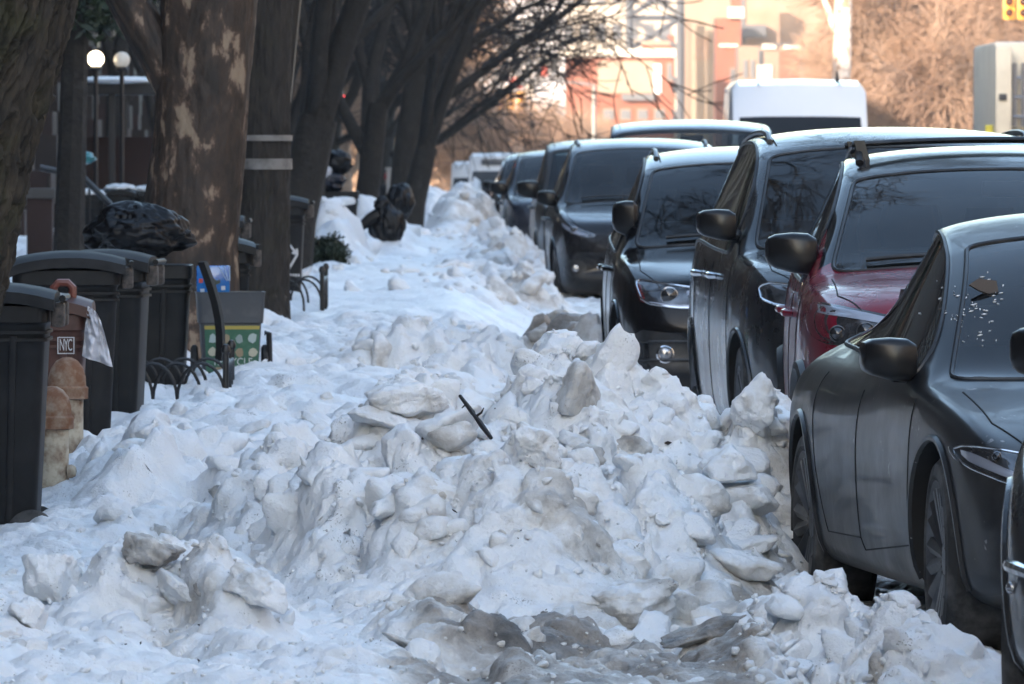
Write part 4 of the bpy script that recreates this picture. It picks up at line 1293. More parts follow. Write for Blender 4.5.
def wheeled_bin(name, loc, yaw, w, dp, h, label, m=BIN, lidm=BINLID, lid='closed', cat='rubbish bin', group=None, bracket=True, inset=.02):
    """hinge and wheels at +x in local space, front at -x"""
    root = empty(name, loc, yaw); tag(root, label, cat, group)
    b = MB(); rings = []
    for z, k_ in ((0, .74), (.015, .77), (h * .5, .87), (h - .13, .95), (h - .12, .97)):
        rings.append(srect(0, 0, w * k_, dp * k_, .05, z))
    rings += [srect(0, 0, w * 1.0, dp * 1.0, .05, h - .115), srect(0, 0, w, dp, .05, h - .05), srect(0, 0, w * .97, dp * .97, .05, h - .045), srect(0, 0, w * .9, dp * .9, .05, h - .05), srect(0, 0, w * .86, dp * .86, .05, h - .3)]
    b.loft(rings)
    for s in (-1, 1):
        for xx in (-.22, .22): b.loft([srect(xx * w * (.8 + .2 * t), s * dp / 2 * (.765 + .20 * t), .03, .014, .005, .05 + (h - .22) * t, 3) for t in (0, .5, 1)])
    for zz in (h - .155, h - .185): b.loft([srect(0, 0, w * .985, dp * .985, .05, zz + q) for q in (-.006, .006)])
    b.build('bin_body', m, root)
    if lid == 'closed':
        l = MB(); n = 9; R_ = []
        for i in range(n):
            t = i / (n - 1); x = -w / 2 - .035 + (w + .06) * t
            zz = h - .035 + .045 * math.sin(math.pi * min(1, t * 1.05)) ** .6 + .02 * t
            R_.append([(x, -dp / 2 - .02, zz - .055), (x, -dp / 2 - .018, zz - .01), (x, -dp / 2 + .05, zz + .012), (x, -.1 * dp, zz + .022), (x, 0, zz + .014), (x, .1 * dp, zz + .022), (x, dp / 2 - .05, zz + .012), (x, dp / 2 + .018, zz - .01), (x, dp / 2 + .02, zz - .055)])
        l.loft(R_)
        lo = l.build('lid', lidm, root, angle=50)
        if bracket:
            q = MB()
            for s in (-1, 1):
                q2 = MB().box((w / 2 + .035, s * dp * .3, h - .085), (.055, .08, .10), .015).build('hinge', WORN, lo)
            MB().tube([(w / 2 + .055, -dp * .42, h - .02), (w / 2 + .055, dp * .42, h - .02)], .014, 8).build('handle_bar', m, lo)
    elif lid == 'hanging':
        l = MB(); R_ = []
        for i in range(8):
            t = i / 7; z = h - .03 - t * (w + .02); x = w / 2 + .055 + .06 * math.sin(t * 2.4) + .05 * t
            R_.append([(x + a * .018, c * dp / 2 * (1 - .06 * t), z) for a, c in ((-1, -1), (1, -1), (1.3, 0), (1, 1), (-1, 1), (-.7, 0))])
        l.loft(R_); l.build('lid', mat('matt_black_lid', (.010, .010, .011), .8, spec=.15), root, angle=50)
    for s in (-1, 1):
        MB().lathe([(.001, -.025), (.085, -.025), (.1, -.015), (.1, .015), (.085, .025), (.001, .025)], 20, 'Y', (w * .36, s * dp * .40, .1)).build('wheel', RUBBER, root)
    return root


wheeled_bin('rubbish_bin', (-1.985, 36.0, .02), 0, .50, .52, 1.06, 'nearest grey bin with closed lid at the left edge, beside the upright snow block', group='wheeled bins on the pavement')
wheeled_bin('rubbish_bin', (-1.955, 42.0, .06), .05, .50, .55, 1.08, 'grey wide-lidded bin right behind the small brown bin', group='wheeled bins on the pavement')
wheeled_bin('rubbish_bin', (-1.86, 43.6, .06), -.06, .46, .5, 1.07, 'dark bin with a frayed pale hinge, close behind the wide-lidded one', m=BINBLK, group='wheeled bins on the pavement')
wheeled_bin('rubbish_bin', (-1.80, 47.6, .04), .0, .50, .55, 1.05, 'black bin with lid hanging open under a big black bag', m=BINBLK, lidm=BINBLK, lid='hanging', group='wheeled bins on the pavement')
wheeled_bin('rubbish_bin', (-1.56, 52.2, .06), .1, .38, .45, 1.05, 'black open bin just behind the tub with the green label', m=BINBLK, lidm=BINBLK, group='wheeled bins on the pavement')
wheeled_bin('rubbish_bin', (-1.80, 57.5, .16), .0, .48, .5, 1.06, 'dark grey bin half hidden behind the mottled tree trunk', group='wheeled bins on the pavement')
binF = wheeled_bin('recycling_bin', (-1.625, 70.0, .22), .0, .46, .52, 1.04, 'grey bin with a white arrow mark right of the leaning black pole', cat='recycling bin', group='wheeled bins on the pavement')
WHITEINK = mat('white_print', (.6, .6, .6), .6)
# the printed arrow outline and the worn line of print below it
q = MB(); yy = -.262
for a, b in (((.07, .72), (.15, .62)), ((.15, .62), (.08, .50)), ((.11, .635), (.15, .62)), ((.15, .62), (.145, .665))):
    q.tube([(a[0] + .02, yy + .006, a[1]), (b[0] + .02, yy + .012, b[1])], .009, 4)
for i in range(7): q.box((.06 + .02 * i, yy + .03, .46), (.013, .004, .02))
q.build('printed_mark', WHITEINK, binF, False)

# small brown bin
br = wheeled_bin('organics_bin', (-1.865, 38.4, .18), 0, .34, .36, .82, 'small brown bin with white NYC square between two grey bins', m=BINBRN, lidm=BINBRN, cat='organics bin', bracket=False)
MB().tube([(.03, -.1, .83), (.03, -.1, .885), (.05, -.1, .905), (.09, -.1, .905), (.11, -.1, .885), (.11, -.1, .83)], .018, 8).build('lid_handle', mat('red_brown_handle', (.16, .05, .035), .4), br)
sq = MB()
for dx, dzz, sx, sz in ((0, .034, .072, .004), (0, -.034, .072, .004), (-.034, 0, .004, .064), (.034, 0, .004, .064)): sq.box((.085 + dx, -.1765, .64 + dzz), (sx, .004, sz))
sq = sq.build('printed_square', WHITEINK, br, False)
t = text_mesh('NYC', .034, .0012, .82); t.materials.append(WHITEINK)
to = link('lettering', t, sq); to.location = (.085, -.1815, .64); to.rotation_euler = (math.pi / 2, 0, 0); to.scale = (.86, 2.1, 1)
q = MB()
q.tube([(.085 + .022 * math.cos(a), -.170, .53 + .03 * math.sin(a)) for a in np.linspace(0, 2 * math.pi, 15)], .004, 4); q.tube([(.085, -.169, .50), (.085, -.166, .455)], .004, 4)
q.build('printed_mark', WHITEINK, br, False)

# two rusty capped bollards
RUST = mat('rust_cap', (.20, .095, .05), .85, noise=(15, (.34, .27, .20), .42, .66), bump=(40, .4, .01))
CREAM = mat('peeling_cream_paint', (.52, .46, .35), .7, noise=(11, (.13, .055, .025), .42, .66), bump=(30, .3, .008))
for (px, py, d, lb) in ((52, 386, 36.9, 'shorter rusty capped bollard with peeling cream paint touching the nearest bin'), (67, 357, 37.9, 'taller rusty capped bollard just below the small brown bin')):
    p = at(px, py, d); r_ = tag(empty('bollard', (p.x, p.y, .08)), lb, 'bollard', 'capped bollards by the bins'); hh = p.z - .08
    MB().lathe([(.082, 0), (.082, .02), (.07, .03), (.068, hh - .17)], 28).build('post', CREAM, r_)
    MB().lathe([(.066, hh - .18), (.088, hh - .175), (.09, hh - .13), (.08, hh - .12), (.079, hh - .085), (.068, hh - .045), (.045, hh - .015), (.02, hh - .002), (.001, hh)], 28).build('cap', RUST, r_)
    MB().lathe([(.028, 0), (.028, .02), (.02, .035), (.001, .04)], 12, 'X', (.062, -.02, hh * .42)).build('bolt', CREAM, r_)


def crumple(c, sx, sy, sz, seed, amp=.16, n=48, sag=0.0, freq=2.3, creases=0):
    """crumpled bag: ridged noise on an ellipsoid"""
    th = np.linspace(0, 2 * np.pi, n, endpoint=False); ph = np.linspace(.02, np.pi - .02, n // 2)
    T, P_ = np.meshgrid(th, ph)
    x, y, z = np.sin(P_) * np.cos(T), np.sin(P_) * np.sin(T), np.cos(P_)
    if creases:
        tw = T * creases + 1.6 * fbm(x * 1.6 + seed, y * 1.6, z * 1.6, 2)
        rg = np.abs(fbm(np.cos(T) * creases * .55 + seed, np.sin(T) * creases * .55, z * 1.5 + .8 * fbm(x * 2, y * 2, z * 2 + seed, 2), 3))
        k0 = 1 - .055 * np.clip(1 - rg * 3, 0, 1) + .03 * rg
    else:
        k0 = 1
    a = fbm(x * freq + seed, y * freq, z * freq, 3); rd = 1 - np.abs(fbm(x * freq * 1.3 + seed, y * freq * 1.3 + 9, z * freq * 1.3, 4)) * 1.6
    k_ = (1 + amp * a + amp * .9 * (rd - .6)) * k0
    V = np.stack([c[0] + x * sx * k_, c[1] + y * sy * k_, c[2] + z * sz * k_ - sag * (x * x)], -1)
    ny, nx = T.shape; idx = np.arange(ny * nx).reshape(ny, nx); nxt = np.roll(idx, -1, 1)
    Q = np.stack([idx[:-1], idx[1:], nxt[1:], nxt[:-1]], -1).reshape(-1, 4)
    return V.reshape(-1, 3), Q


V, Q = crumple((0, 0, 0), .29, .25, .15, 3, .15, 150, .05, 0.8, 3)
o = np_mesh('rubbish_bag', V, Q, BAG); o.location = at(139, 230, 47.4); tag(o, 'big crumpled black bag heaped on the open black bin', 'rubbish bag')
# thin white bag hanging off the brown bin
nu, nv = 26, 30; U, W_ = np.meshgrid(np.linspace(0, 1, nu), np.linspace(0, 1, nv))
px_ = 88 + 8 * U * (1 - W_) + (31 * U - 6) * W_ ** .8; py_ = 306 + 6 * U + (50 + 5 * U) * W_
X = (px_ - CX) / F * 38.2; Z = H - (py_ - HY) / F * 38.2
Y = 38.2 + .035 * np.sin(U * 9 + W_ * 3) * (.3 + W_) + .04 * fbm(U * 5, W_ * 5, 2.2, 4) - .05 * np.sin(np.pi * U) * W_
V = np.concatenate([np.stack([X, Y, Z], -1).reshape(-1, 3), np.stack([X, Y + .05 * np.sin(np.pi * U) + .004, Z], -1).reshape(-1, 3)])
idx = np.arange(nu * nv).reshape(nv, nu); Q = np.stack([idx[:-1, :-1], idx[:-1, 1:], idx[1:, 1:], idx[1:, :-1]], -1).reshape(-1, 4)
o = np_mesh('plastic_bag', V - np.array([-1.64, 38.2, .9]), np.concatenate([Q, Q + nu * nv]), WBAG); o.location = (-1.64, 38.2, .9)
tag(o, 'limp white plastic bag hanging from the lid of the small brown bin', 'plastic bag')

# recycling tub with its green label, and the blue pack in it
tb = tag(empty('recycling_tub', (-1.405, 49.6, .40), .06), 'grey wide-rimmed recycling tub with a green picture label', 'recycling bin')
TUB = mat('grey_tub_plastic', (.060, .062, .066), .45, noise=(6, (.12, .12, .12), .5, .85))
MB().loft([srect(0, 0, .30, .28, .03, 0), srect(0, 0, .335, .31, .03, .29), srect(0, 0, .335, .31, .03, .295), srect(0, 0, .355, .33, .03, .30), srect(0, 0, .375, .35, .03, .455), srect(0, 0, .385, .36, .03, .47), srect(0, 0, .36, .335, .03, .47), srect(0, 0, .31, .29, .03, .34)]).build('tub_body', TUB, tb)
lab = MB().loft([[(-.135, -.158, .03), (.148, -.158, .03), (.158, -.166, .285), (-.146, -.166, .285)], [(-.135, -.148, .03), (.148, -.148, .03), (.158, -.156, .285), (-.146, -.156, .285)]]).build('label', mat('green_label', (.02, .10, .055), .4, noise=(14, (.06, .16, .10), .5, .8)), tb, False)
MB().loft([[(-.145, -.1685, .265), (.156, -.1685, .265), (.158, -.169, .284), (-.146, -.169, .284)], [(-.145, -.166, .265), (.156, -.166, .265), (.158, -.166, .284), (-.146, -.166, .284)]]).build('label_band', mat('label_yellow', (.35, .27, .05), .5), lab, False)
r = random.Random(4)
pics = [mat('label_picture_%s' % n_, c_, .5) for n_, c_ in (('pale', (.33, .40, .38)), ('tan', (.26, .20, .12)), ('cream', (.4, .38, .28)), ('grey', (.22, .28, .26)))]
for i in range(4):
    for j in range(2):
        x, z = -.10 + .073 * i, .215 - .075 * j; yb = -.1600 - .008 * (z / .28)
        pl = [(x + (.026 + r.uniform(-.006, .004)) * math.cos(a) * r.uniform(.75, 1.1), z + .028 * math.sin(a) * r.uniform(.75, 1.1)) for a in np.linspace(0, 2 * math.pi, 9)[:-1]]
        MB().prism(pl, yb - .004, yb + .004).build('label_picture', pics[(i + 2 * j + i // 2) % 4], lab, False)
t = text_mesh('RECYCLE', .058, .001); t.materials.append(mat('label_white', (.5, .55, .52), .5))
to = link('lettering', t, lab); to.location = (.012, -.1645, .085); to.rotation_euler = (math.pi / 2, 0, 0); to.scale = (.9, 1, 1)
for i in range(3): MB().box((-.06 + .075 * i, -.1615, .048), (.05, .004, .018)).build('label_picture', pics[(i + 1) % 4], lab, False)
for s in (-1, 1): MB().lathe([(.001, -.02), (.07, -.02), (.085, -.01), (.085, .01), (.07, .02), (.001, .02)], 20, 'X', (s * .195, .08, .09)).build('wheel', RUBBER, tb)
MB().tube([(.19, .02, .24), (.215, .02, .24), (.22, .02, .06)], .016, 8).build('side_handle', BLACK, tb)
bl = tag(empty('drinks_pack', (-1.50, 49.62, .83), .06), 'bright blue film-wrapped pack standing in the grey tub', 'drinks pack')
MB().box((0, 0, .09), (.185, .12, .19), .012).build('pack_body', mat('blue_film', (.018, .13, .42), .2, coat=.6, noise=(11, (.03, .22, .55), .45, .8)), bl)
pq = MB()
pq.prism([(-.03, .09), (.0, .115), (.02, .10), (.035, .108), (.04, .09), (.01, .075)], -.064, -.058)
pq.build('print', mat('dark_print', (.03, .05, .04), .5), bl, False)
for (x, z, c_, n_) in ((-.068, .10, (.45, .03, .02), 'red_print'), (.055, .06, (.5, .55, .62), 'pale_print'), (-.06, .045, (.4, .5, .62), 'sky_print')):
    MB().box((x, -.061, z), (.022, .004, .022)).build('print', mat(n_, c_, .4), bl, False)
for i in range(3): MB().tube([(.03 + .03 * i, -.0615, .18), (.075 + .008 * i, -.0615, .10)], .003, 4).build('glint_line', mat('film_glint', (.35, .5, .7), .2), bl)  # pale lines painted as glints on the wrapping film


def hoop_guard(x0, x1, y0, y1, zg, hh, label, right_end=True, open_left=True):
    root = tag(empty('hoop_fence', ((x0 + x1) / 2, y0, zg)), label, 'hoop fence', 'hoop fences round the tree pits')
    cx = (x0 + x1) / 2
    def run(a, b, nm):
        q = MB(); L = (b - a).length; n = max(2, round(L / .13)); stp = (b - a) / n
        q.tube([a + Vector((0, 0, .05)), b + Vector((0, 0, .05))], .009, 6)
        for i in range(n - 1):
            p, e = a + stp * i, a + stp * (i + 2); m_ = (p + e) / 2; off = Vector((-stp.y, stp.x, 0)).normalized() * (.007 if i % 2 else -.007)
            pts = [p + off] + [p + off + Vector((0, 0, hh * .55))]
            for k_ in range(1, 12):
                an = math.pi * (1 - k_ / 12); pts.append(m_ + off + (e - p) * .5 * math.cos(an) + Vector((0, 0, hh * .55 + hh * .45 * math.sin(an))))
            pts += [e + off + Vector((0, 0, hh * .55)), e + off]
            q.tube(pts, .0095, 6)
        q.build('hoop_panel', IRON, root)
    A, B = Vector((x0 - cx, 0, 0)), Vector((x1 - cx, 0, 0)); C = Vector((x1 - cx, y1 - y0, 0)); D = Vector((x0 - cx, y1 - y0, 0))
    run(A, B, 'f'); run(B, C, 'r'); run(D, C, 'b')
    for P_ in (B, C): MB().lathe([(.016, 0), (.016, hh + .05), (.022, hh + .055), (.024, hh + .075), (.014, hh + .095), (.001, hh + .1)], 10, 'Z', P_).build('corner_post', IRON, root)
    return root


hoop_guard(-2.32, -1.325, 46.0, 47.05, .14, .42, 'black hoop fence in the snow below the green-labelled tub')
hoop_guard(-1.95, -1.17, 64.6, 66.2, .30, .42, 'black hoop fence in the snow right of the leaning pole')

# leaning black pole
po = tag(empty('street_pole', (-1.61, 64.0, .2)), 'thin leaning black pole in front of the arrow-marked bin', 'pole')
MB().tube([(0, 0, 0), (.075, 0, .9), (.25, 0, 2.6), (.36, 0, 3.9)], [.062, .06, .056, .054], 14).build('pole', mat('pole_black', (.01, .01, .01), .3), po)
MB().tube([(.066, -.012, .1), (.137, -.012, .9), (.308, -.012, 2.6), (.416, -.012, 3.9)], .006, 6).build('pale_edge', mat('pale_edge_strip', (.35, .34, .32), .35, .8), po)  # pale strip along the pole's right side
MB().box((.36, -.06, 3.6), (.4, .004, .5), .0, Matrix.Rotation(D2R(6), 4, 'Y')).build('sign_plate', mat('sign_back', (.3, .3, .3), .5), po)

# rubbish bags on the mound
V, Q = crumple((0, 0, .20), .20, .2, .26, 8, .16, 80, 0, 1.0, 3)
bg1 = tag(empty('rubbish_bag', (-1.0, 92.0, .70)), 'front black rubbish bag with a long drooping tied corner on the snow mound', 'rubbish bag', 'black bags on the snow mound')
np_mesh('bag_body', V, Q, BAG, bg1); bg1.scale = (.88, .88, .88)
MB().tube([(-.10, -.05, .32), (-.20, -.07, .27), (-.29, -.08, .20), (-.36, -.08, .13), (-.38, -.08, .11)], [.09, .075, .055, .05, .02], 10).build('bag_corner', BAG, bg1)
V, Q = crumple((0, 0, 0), .09, .09, .1, 12, .25, 36); o = np_mesh('bag_knot', V + np.array([-.06, -.02, .44]), Q, BAG, bg1)
V, Q = crumple((0, 0, .12), .15, .2, .20, 18, .15, 60, 0, 1.0, 3)
o = np_mesh('rubbish_bag', V, Q, BAG); o.location = (-.90, 95.5, .98); tag(o, 'rear black rubbish bag peeping over the drooping one on the mound', 'rubbish bag', 'black bags on the snow mound')
# heaped bin further back
hb = wheeled_bin('rubbish_bin', (-1.62, 97.0, .30), 0, .52, .55, .95, 'far black bin heaped with bags between the dark tree trunks', m=BINBLK, lidm=BINBLK, lid='none', group='wheeled bins on the pavement')
for (x, z, sx, sz, sd_, m_, lb) in ((-1.70, 1.32, .2, .13, 21, mat('navy_film', (.02, .025, .04), .25), 'dark blue bag on the heaped bin among the trunks'), (-1.60, 1.52, .17, .13, 25, BAG, 'topmost black bag on the heaped bin among the trunks'), (-1.74, 1.42, .09, .07, 29, WBAG, 'little pale bag poking from the heaped bin among the trunks')):
    V, Q = crumple((0, 0, 0), sx, sx, sz, sd_, .22, 48, 0, 1.2); o = np_mesh('rubbish_bag', V, Q, m_); o.location = (x, 97 - (.15 if m_ is WBAG else 0), z); tag(o, lb, 'rubbish bag')

# stick and litter on the bank
p0, p1 = at(460, 396, 29.9), at(491, 438, 29.6)
st = MB().tube([p0 - p1, (p0 - p1) * .62 + Vector((.004, 0, -.004)), (p0 - p1) * .60, (p0 - p1) * .3, Vector((0, 0, 0))], [.006, .009, .006, .010, .007], 6).tube([(p0 - p1) * .5, (p0 - p1) * .5 + Vector((.02, -.01, .014)), (p0 - p1) * .5 + Vector((.028, -.012, .03))], [.005, .004, .002], 5).tube([(p0 - p1) * .8, (p0 - p1) * .8 + Vector((-.014, -.006, -.012))], [.004, .002], 5).build('stick', mat('black_bark', (.015, .012, .01), .7), None)
st.location = p1; tag(st, 'short black stick poking out from under the thick snow slab', 'stick')
r = np.random.default_rng(9); q = MB()
for i in range(120):
    x, y = r.choice([-.42, -.05, .25, .5, -.9]) + r.normal() * .22, r.choice([27, 29, 30.5, 31.5, 32.2]) + r.normal() * .5
    z, _ = snow_z(np.array([x]), np.array([y])); z = float(z[0])
    s = r.uniform(.003, .014); a = r.uniform(0, 6.28); tl = r.normal() * .4
    d1 = Vector((math.cos(a), math.sin(a), tl)) * s; d2 = Vector((-math.sin(a), math.cos(a), r.normal() * .5)) * s * r.uniform(.2, .6); c = Vector((x, y, z + .004))
    n_ = d1.cross(d2).normalized() * .0015
    q.loft([[c - d1 + n_, c + d2 * 1.2 + n_, c + d1 + n_, c - d2 + n_], [c - d1 - n_, c + d2 * 1.2 - n_, c + d1 - n_, c - d2 - n_]])
tag(q.build('leaf_litter', mat('dead_leaf', (.025, .017, .012), .8), None, False), 'dead leaf scraps and grit specks on the snow bank', 'litter', kind='stuff')

# ------------------------------------------------------------------ trees
BARK = mat('dark_bark', (.014, .012, .010), .85, noise=(7, (.032, .027, .022), .45, .8), bump=(22, .8, .03))
TWIG = mat('dark_twig', (.018, .014, .012), .85)
LITBARK = mat('lit_brown_bark', (.20, .135, .095), .85, noise=(5, (.34, .25, .18), .45, .75))  # lit copy of the bark, sunshine put into its colour
LITTWIG = mat('lit_brown_twig', (.24, .155, .11), .85, noise=(.6, (.34, .235, .17), .4, .7))  # lit copy of the twigs, lightened for the sunny trees


def seg_mesh(segs, k=4):
    """segs (n,8): p0, p1, r0, r1 -> prisms"""
    s = np.asarray(segs, np.float32); p0, p1, r0, r1 = s[:, 0:3], s[:, 3:6], s[:, 6], s[:, 7]
    d = p1 - p0; d /= np.maximum(np.linalg.norm(d, axis=1), 1e-6)[:, None]
    up = np.where(np.abs(d[:, 2:3]) < .9, np.array([[0, 0, 1.]]), np.array([[1., 0, 0]]))
    u = np.cross(d, up); u /= np.linalg.norm(u, axis=1)[:, None]; v = np.cross(d, u)
    n = len(s); V = np.zeros((n, 2, k, 3), np.float32)
    for j in range(k):
        a = 2 * math.pi * j / k; o = u * math.cos(a) + v * math.sin(a)
        V[:, 0, j] = p0 + o * r0[:, None]; V[:, 1, j] = p1 + o * r1[:, None]
    b = (np.arange(n) * 2 * k)[:, None]
    Q = np.concatenate([np.stack([b[:, 0] + j, b[:, 0] + (j + 1) % k, b[:, 0] + k + (j + 1) % k, b[:, 0] + k + j], -1) for j in range(k)])
    return V.reshape(-1, 3), Q


def grow(seed, trunk_pts, trunk_r, limbs, depth=4, spread=.55, up=.12, droop=0.0, ln=(3.4, 2.3, 1.5, .9), nch=(5, 6, 6, 5), rmin=.006, lean=(0, 0, 0)):
    """returns trunk MB and twig segments; limbs: list of (t along trunk, direction, length, radius)"""
    r = np.random.default_rng(seed); mb = MB(); segs = []
    mb.tube(trunk_pts, trunk_r, 12)
    tp = [Vector(p) for p in trunk_pts]

    def branch(p, d, L, rad, lev):
        n = 6 if lev < 2 else 4
        pts = [p.copy()]; rr = [rad]; q = p.copy(); d = d.normalized()
        wob = Vector(r.normal(size=3)) * .10
        for i in range(n):
            d = (d + wob * .5 + Vector(r.normal(size=3)) * .13 + Vector((0, 0, up if lev < 2 else -droop)) * .5 + Vector(lean) * .1).normalized()
            q = q + d * (L / n); pts.append(q.copy()); rr.append(max(rmin, rad * (1 - .72 * (i + 1) / n)))
        if lev <= 1: mb.tube(pts, rr, 8 if lev == 0 else 6)
        else:
            for i in range(n): segs.append((*pts[i], *pts[i + 1], rr[i], rr[i + 1]))
        if lev >= depth: return
        for c in range(nch[min(lev, len(nch) - 1)]):
            t = r.uniform(.25, 1.0); i = min(n - 1, int(t * n)); b = pts[i].lerp(pts[i + 1], t * n - i)
            ax = Vector(r.normal(size=3)); ax = (ax - d * ax.dot(d)).normalized()
            base = (pts[i + 1] - pts[i]).normalized()
            nd = base * math.cos(spread) + ax * math.sin(spread) * r.uniform(.7, 1.4)
            branch(b, nd, ln[min(lev + 1, len(ln) - 1)] * r.uniform(.6, 1.2), max(rmin, rr[i] * r.uniform(.45, .7)), lev + 1)
    for (t, d, L, rad) in limbs:
        i = min(len(tp) - 2, int(t * (len(tp) - 1))); b = tp[i].lerp(tp[i + 1], t * (len(tp) - 1) - i)
        branch(b, Vector(d), L, rad, 0)
    return mb, segs


def tree(name, loc, label, gr, bark, twig, group=None, rz=0, sc=1, cat='tree'):
    root = tag(empty(name, loc, rz), label, cat, group); root.scale = (sc,) * 3
    mb, segs = gr
    mb.build('trunk', bark, root, angle=80)
    if len(segs):
        V, Q = seg_mesh(segs); np_mesh('crown', V, Q, twig, root, smooth=False)
    return root


def bark_trunk(pts, rads, seed, ridge, fz, fr, nth=150, nz=320, flare=0):
    """dense trunk with modelled bark plates"""
    P = np.array(pts); t = np.linspace(0, 1, nz); ti = np.linspace(0, 1, len(P))
    C = np.stack([np.interp(t, ti, P[:, i]) for i in range(3)], -1); Rr = np.interp(t, ti, rads)
    th = np.linspace(0, 2 * np.pi, nth, endpoint=False); T, K = np.meshgrid(th, np.arange(nz))
    z = C[:, 2][K]; R_ = Rr[K]
    cx, cy = np.cos(T), np.sin(T)
    wv = .25 * fbm(cx * 1.5, cy * 1.5, z * 1.2 + seed, 3)
    a = fbm((cx + wv) * fr, (cy + wv) * fr, z * fz + seed, 4)
    rid = 1 - np.abs(a) * 2.2
    fine = fbm(cx * 14, cy * 14, z * 9 + seed, 3)
    big = fbm(cx * 1.2, cy * 1.2, z * .8 + seed, 2)
    R2 = R_ * (1 + .09 * big) - ridge * np.clip(1 - np.abs(a) * 5, 0, 1) + ridge * .35 * rid + ridge * .25 * fine
    V = np.stack([C[:, 0][K] + cx * R2, C[:, 1][K] + cy * R2, z], -1)
    idx = np.arange(nz * nth).reshape(nz, nth); nx = np.roll(idx, -1, 1)
    Q = np.stack([idx[:-1], nx[:-1], nx[1:], idx[1:]], -1).reshape(-1, 4)
    return V.reshape(-1, 3), Q, np.clip(np.abs(a) * 3, 0, 1).reshape(-1)


def bark_mat(name, c0, c1, moss, k=1.0):
    m = bpy.data.materials.new(name); m.use_nodes = True; nt = m.node_tree; b = nt.nodes['Principled BSDF']; L = nt.links.new
    tc = nt.nodes.new('ShaderNodeTexCoord'); mp = nt.nodes.new('ShaderNodeMapping'); mp.inputs['Scale'].default_value = (1, 1, .35); L(tc.outputs['Object'], mp.inputs[0])
    n = nt.nodes.new('ShaderNodeTexNoise'); n.inputs['Scale'].default_value = 16; n.inputs['Detail'].default_value = 8; n.inputs['Roughness'].default_value = .7; L(mp.outputs[0], n.inputs['Vector'])
    n2 = nt.nodes.new('ShaderNodeTexNoise'); n2.inputs['Scale'].default_value = 5; n2.inputs['Detail'].default_value = 4; L(tc.outputs['Object'], n2.inputs['Vector'])
    r = nt.nodes.new('ShaderNodeMapRange'); r.inputs['From Min'].default_value = .35; r.inputs['From Max'].default_value = .7; L(n.outputs['Fac'], r.inputs['Value'])
    r2 = nt.nodes.new('ShaderNodeMapRange'); r2.inputs['From Min'].default_value = .5; r2.inputs['From Max'].default_value = .68; L(n2.outputs['Fac'], r2.inputs['Value'])
    mx = nt.nodes.new('ShaderNodeMix'); mx.data_type = 'RGBA'; mx.inputs['A'].default_value = (*c0, 1); mx.inputs['B'].default_value = (*c1, 1); L(r.outputs[0], mx.inputs['Factor'])
    mx2 = nt.nodes.new('ShaderNodeMix'); mx2.data_type = 'RGBA'; mx2.inputs['B'].default_value = (*moss, 1); L(mx.outputs['Result'], mx2.inputs['A']); L(r2.outputs[0], mx2.inputs['Factor'])
    L(mx2.outputs['Result'], b.inputs['Base Color']); b.inputs['Roughness'].default_value = .75
    bp = nt.nodes.new('ShaderNodeBump'); bp.inputs['Strength'].default_value = .9 * k; bp.inputs['Distance'].default_value = .02; L(n.outputs['Fac'], bp.inputs['Height']); L(bp.outputs['Normal'], b.inputs['Normal'])
    return m


def plane_mat():
    m = bpy.data.materials.new('mottled_plane_bark'); m.use_nodes = True; nt = m.node_tree; b = nt.nodes['Principled BSDF']; L = nt.links.new
    tc = nt.nodes.new('ShaderNodeTexCoord'); mp = nt.nodes.new('ShaderNodeMapping'); mp.inputs['Scale'].default_value = (1, 1, .5); L(tc.outputs['Object'], mp.inputs[0])
    n = nt.nodes.new('ShaderNodeTexNoise'); n.inputs['Scale'].default_value = 7.5; n.inputs['Detail'].default_value = 5; n.inputs['Roughness'].default_value = .6; n.inputs['Distortion'].default_value = .25; L(mp.outputs[0], n.inputs['Vector'])
    cr = nt.nodes.new('ShaderNodeValToRGB'); cr.color_ramp.interpolation = 'EASE'; e = cr.color_ramp.elements
    e[0].position = .36; e[0].color = (.020, .015, .011, 1); e[1].position = .64; e[1].color = (.25, .185, .125, 1)
    x = cr.color_ramp.elements.new(.54); x.color = (.044, .028, .019, 1)
    x = cr.color_ramp.elements.new(.575); x.color = (.095, .06, .04, 1)
    x = cr.color_ramp.elements.new(.60); x.color = (.20, .14, .098, 1)
    L(n.outputs['Fac'], cr.inputs[0]); L(cr.outputs[0], b.inputs['Base Color']); b.inputs['Roughness'].default_value = .7
    n2 = nt.nodes.new('ShaderNodeTexNoise'); n2.inputs['Scale'].default_value = 28; n2.inputs['Detail'].default_value = 5; L(mp.outputs[0], n2.inputs['Vector'])
    bp = nt.nodes.new('ShaderNodeBump'); bp.inputs['Strength'].default_value = .5; bp.inputs['Distance'].default_value = .02; L(n2.outputs['Fac'], bp.inputs['Height']); L(bp.outputs['Normal'], b.inputs['Normal'])
    return m


# nearest trunk, upper left corner
c0 = at(-118, 310, 31); c1 = at(-86, 150, 31); c2 = at(-44, 0, 31)
sl = (c2 - c0) / (c2.z - c0.z)
p = [c0 + sl * (-.1 - c0.z), c0, c1, c2, c2 + sl * .8, c2 + sl * 3.2]
root = tag(empty('street_tree', (p[0].x, p[0].y, 0)), 'rough-barked leaning trunk in sharp focus at the upper left edge', 'tree', 'street trees along the pavement')
V, Q, _ = bark_trunk([tuple(q - Vector((p[0].x, p[0].y, 0))) for q in p], [.52, .405, .40, .40, .39, .33], 3.0, .05, 1.7, 4.6, 460, 620)
np_mesh('trunk', V, Q, bark_mat('rough_bark', (.007, .006, .005), (.055, .041, .025), (.036, .033, .013)), root)
g = grow(31, [(0, 0, 0), (.05, 0, .5)], [.24, .20], [(0, (.5, .3, 1), 5, .17), (0, (-.7, .5, 1), 4.5, .15), (.5, (.2, -.8, 1), 4.5, .15)], depth=3)
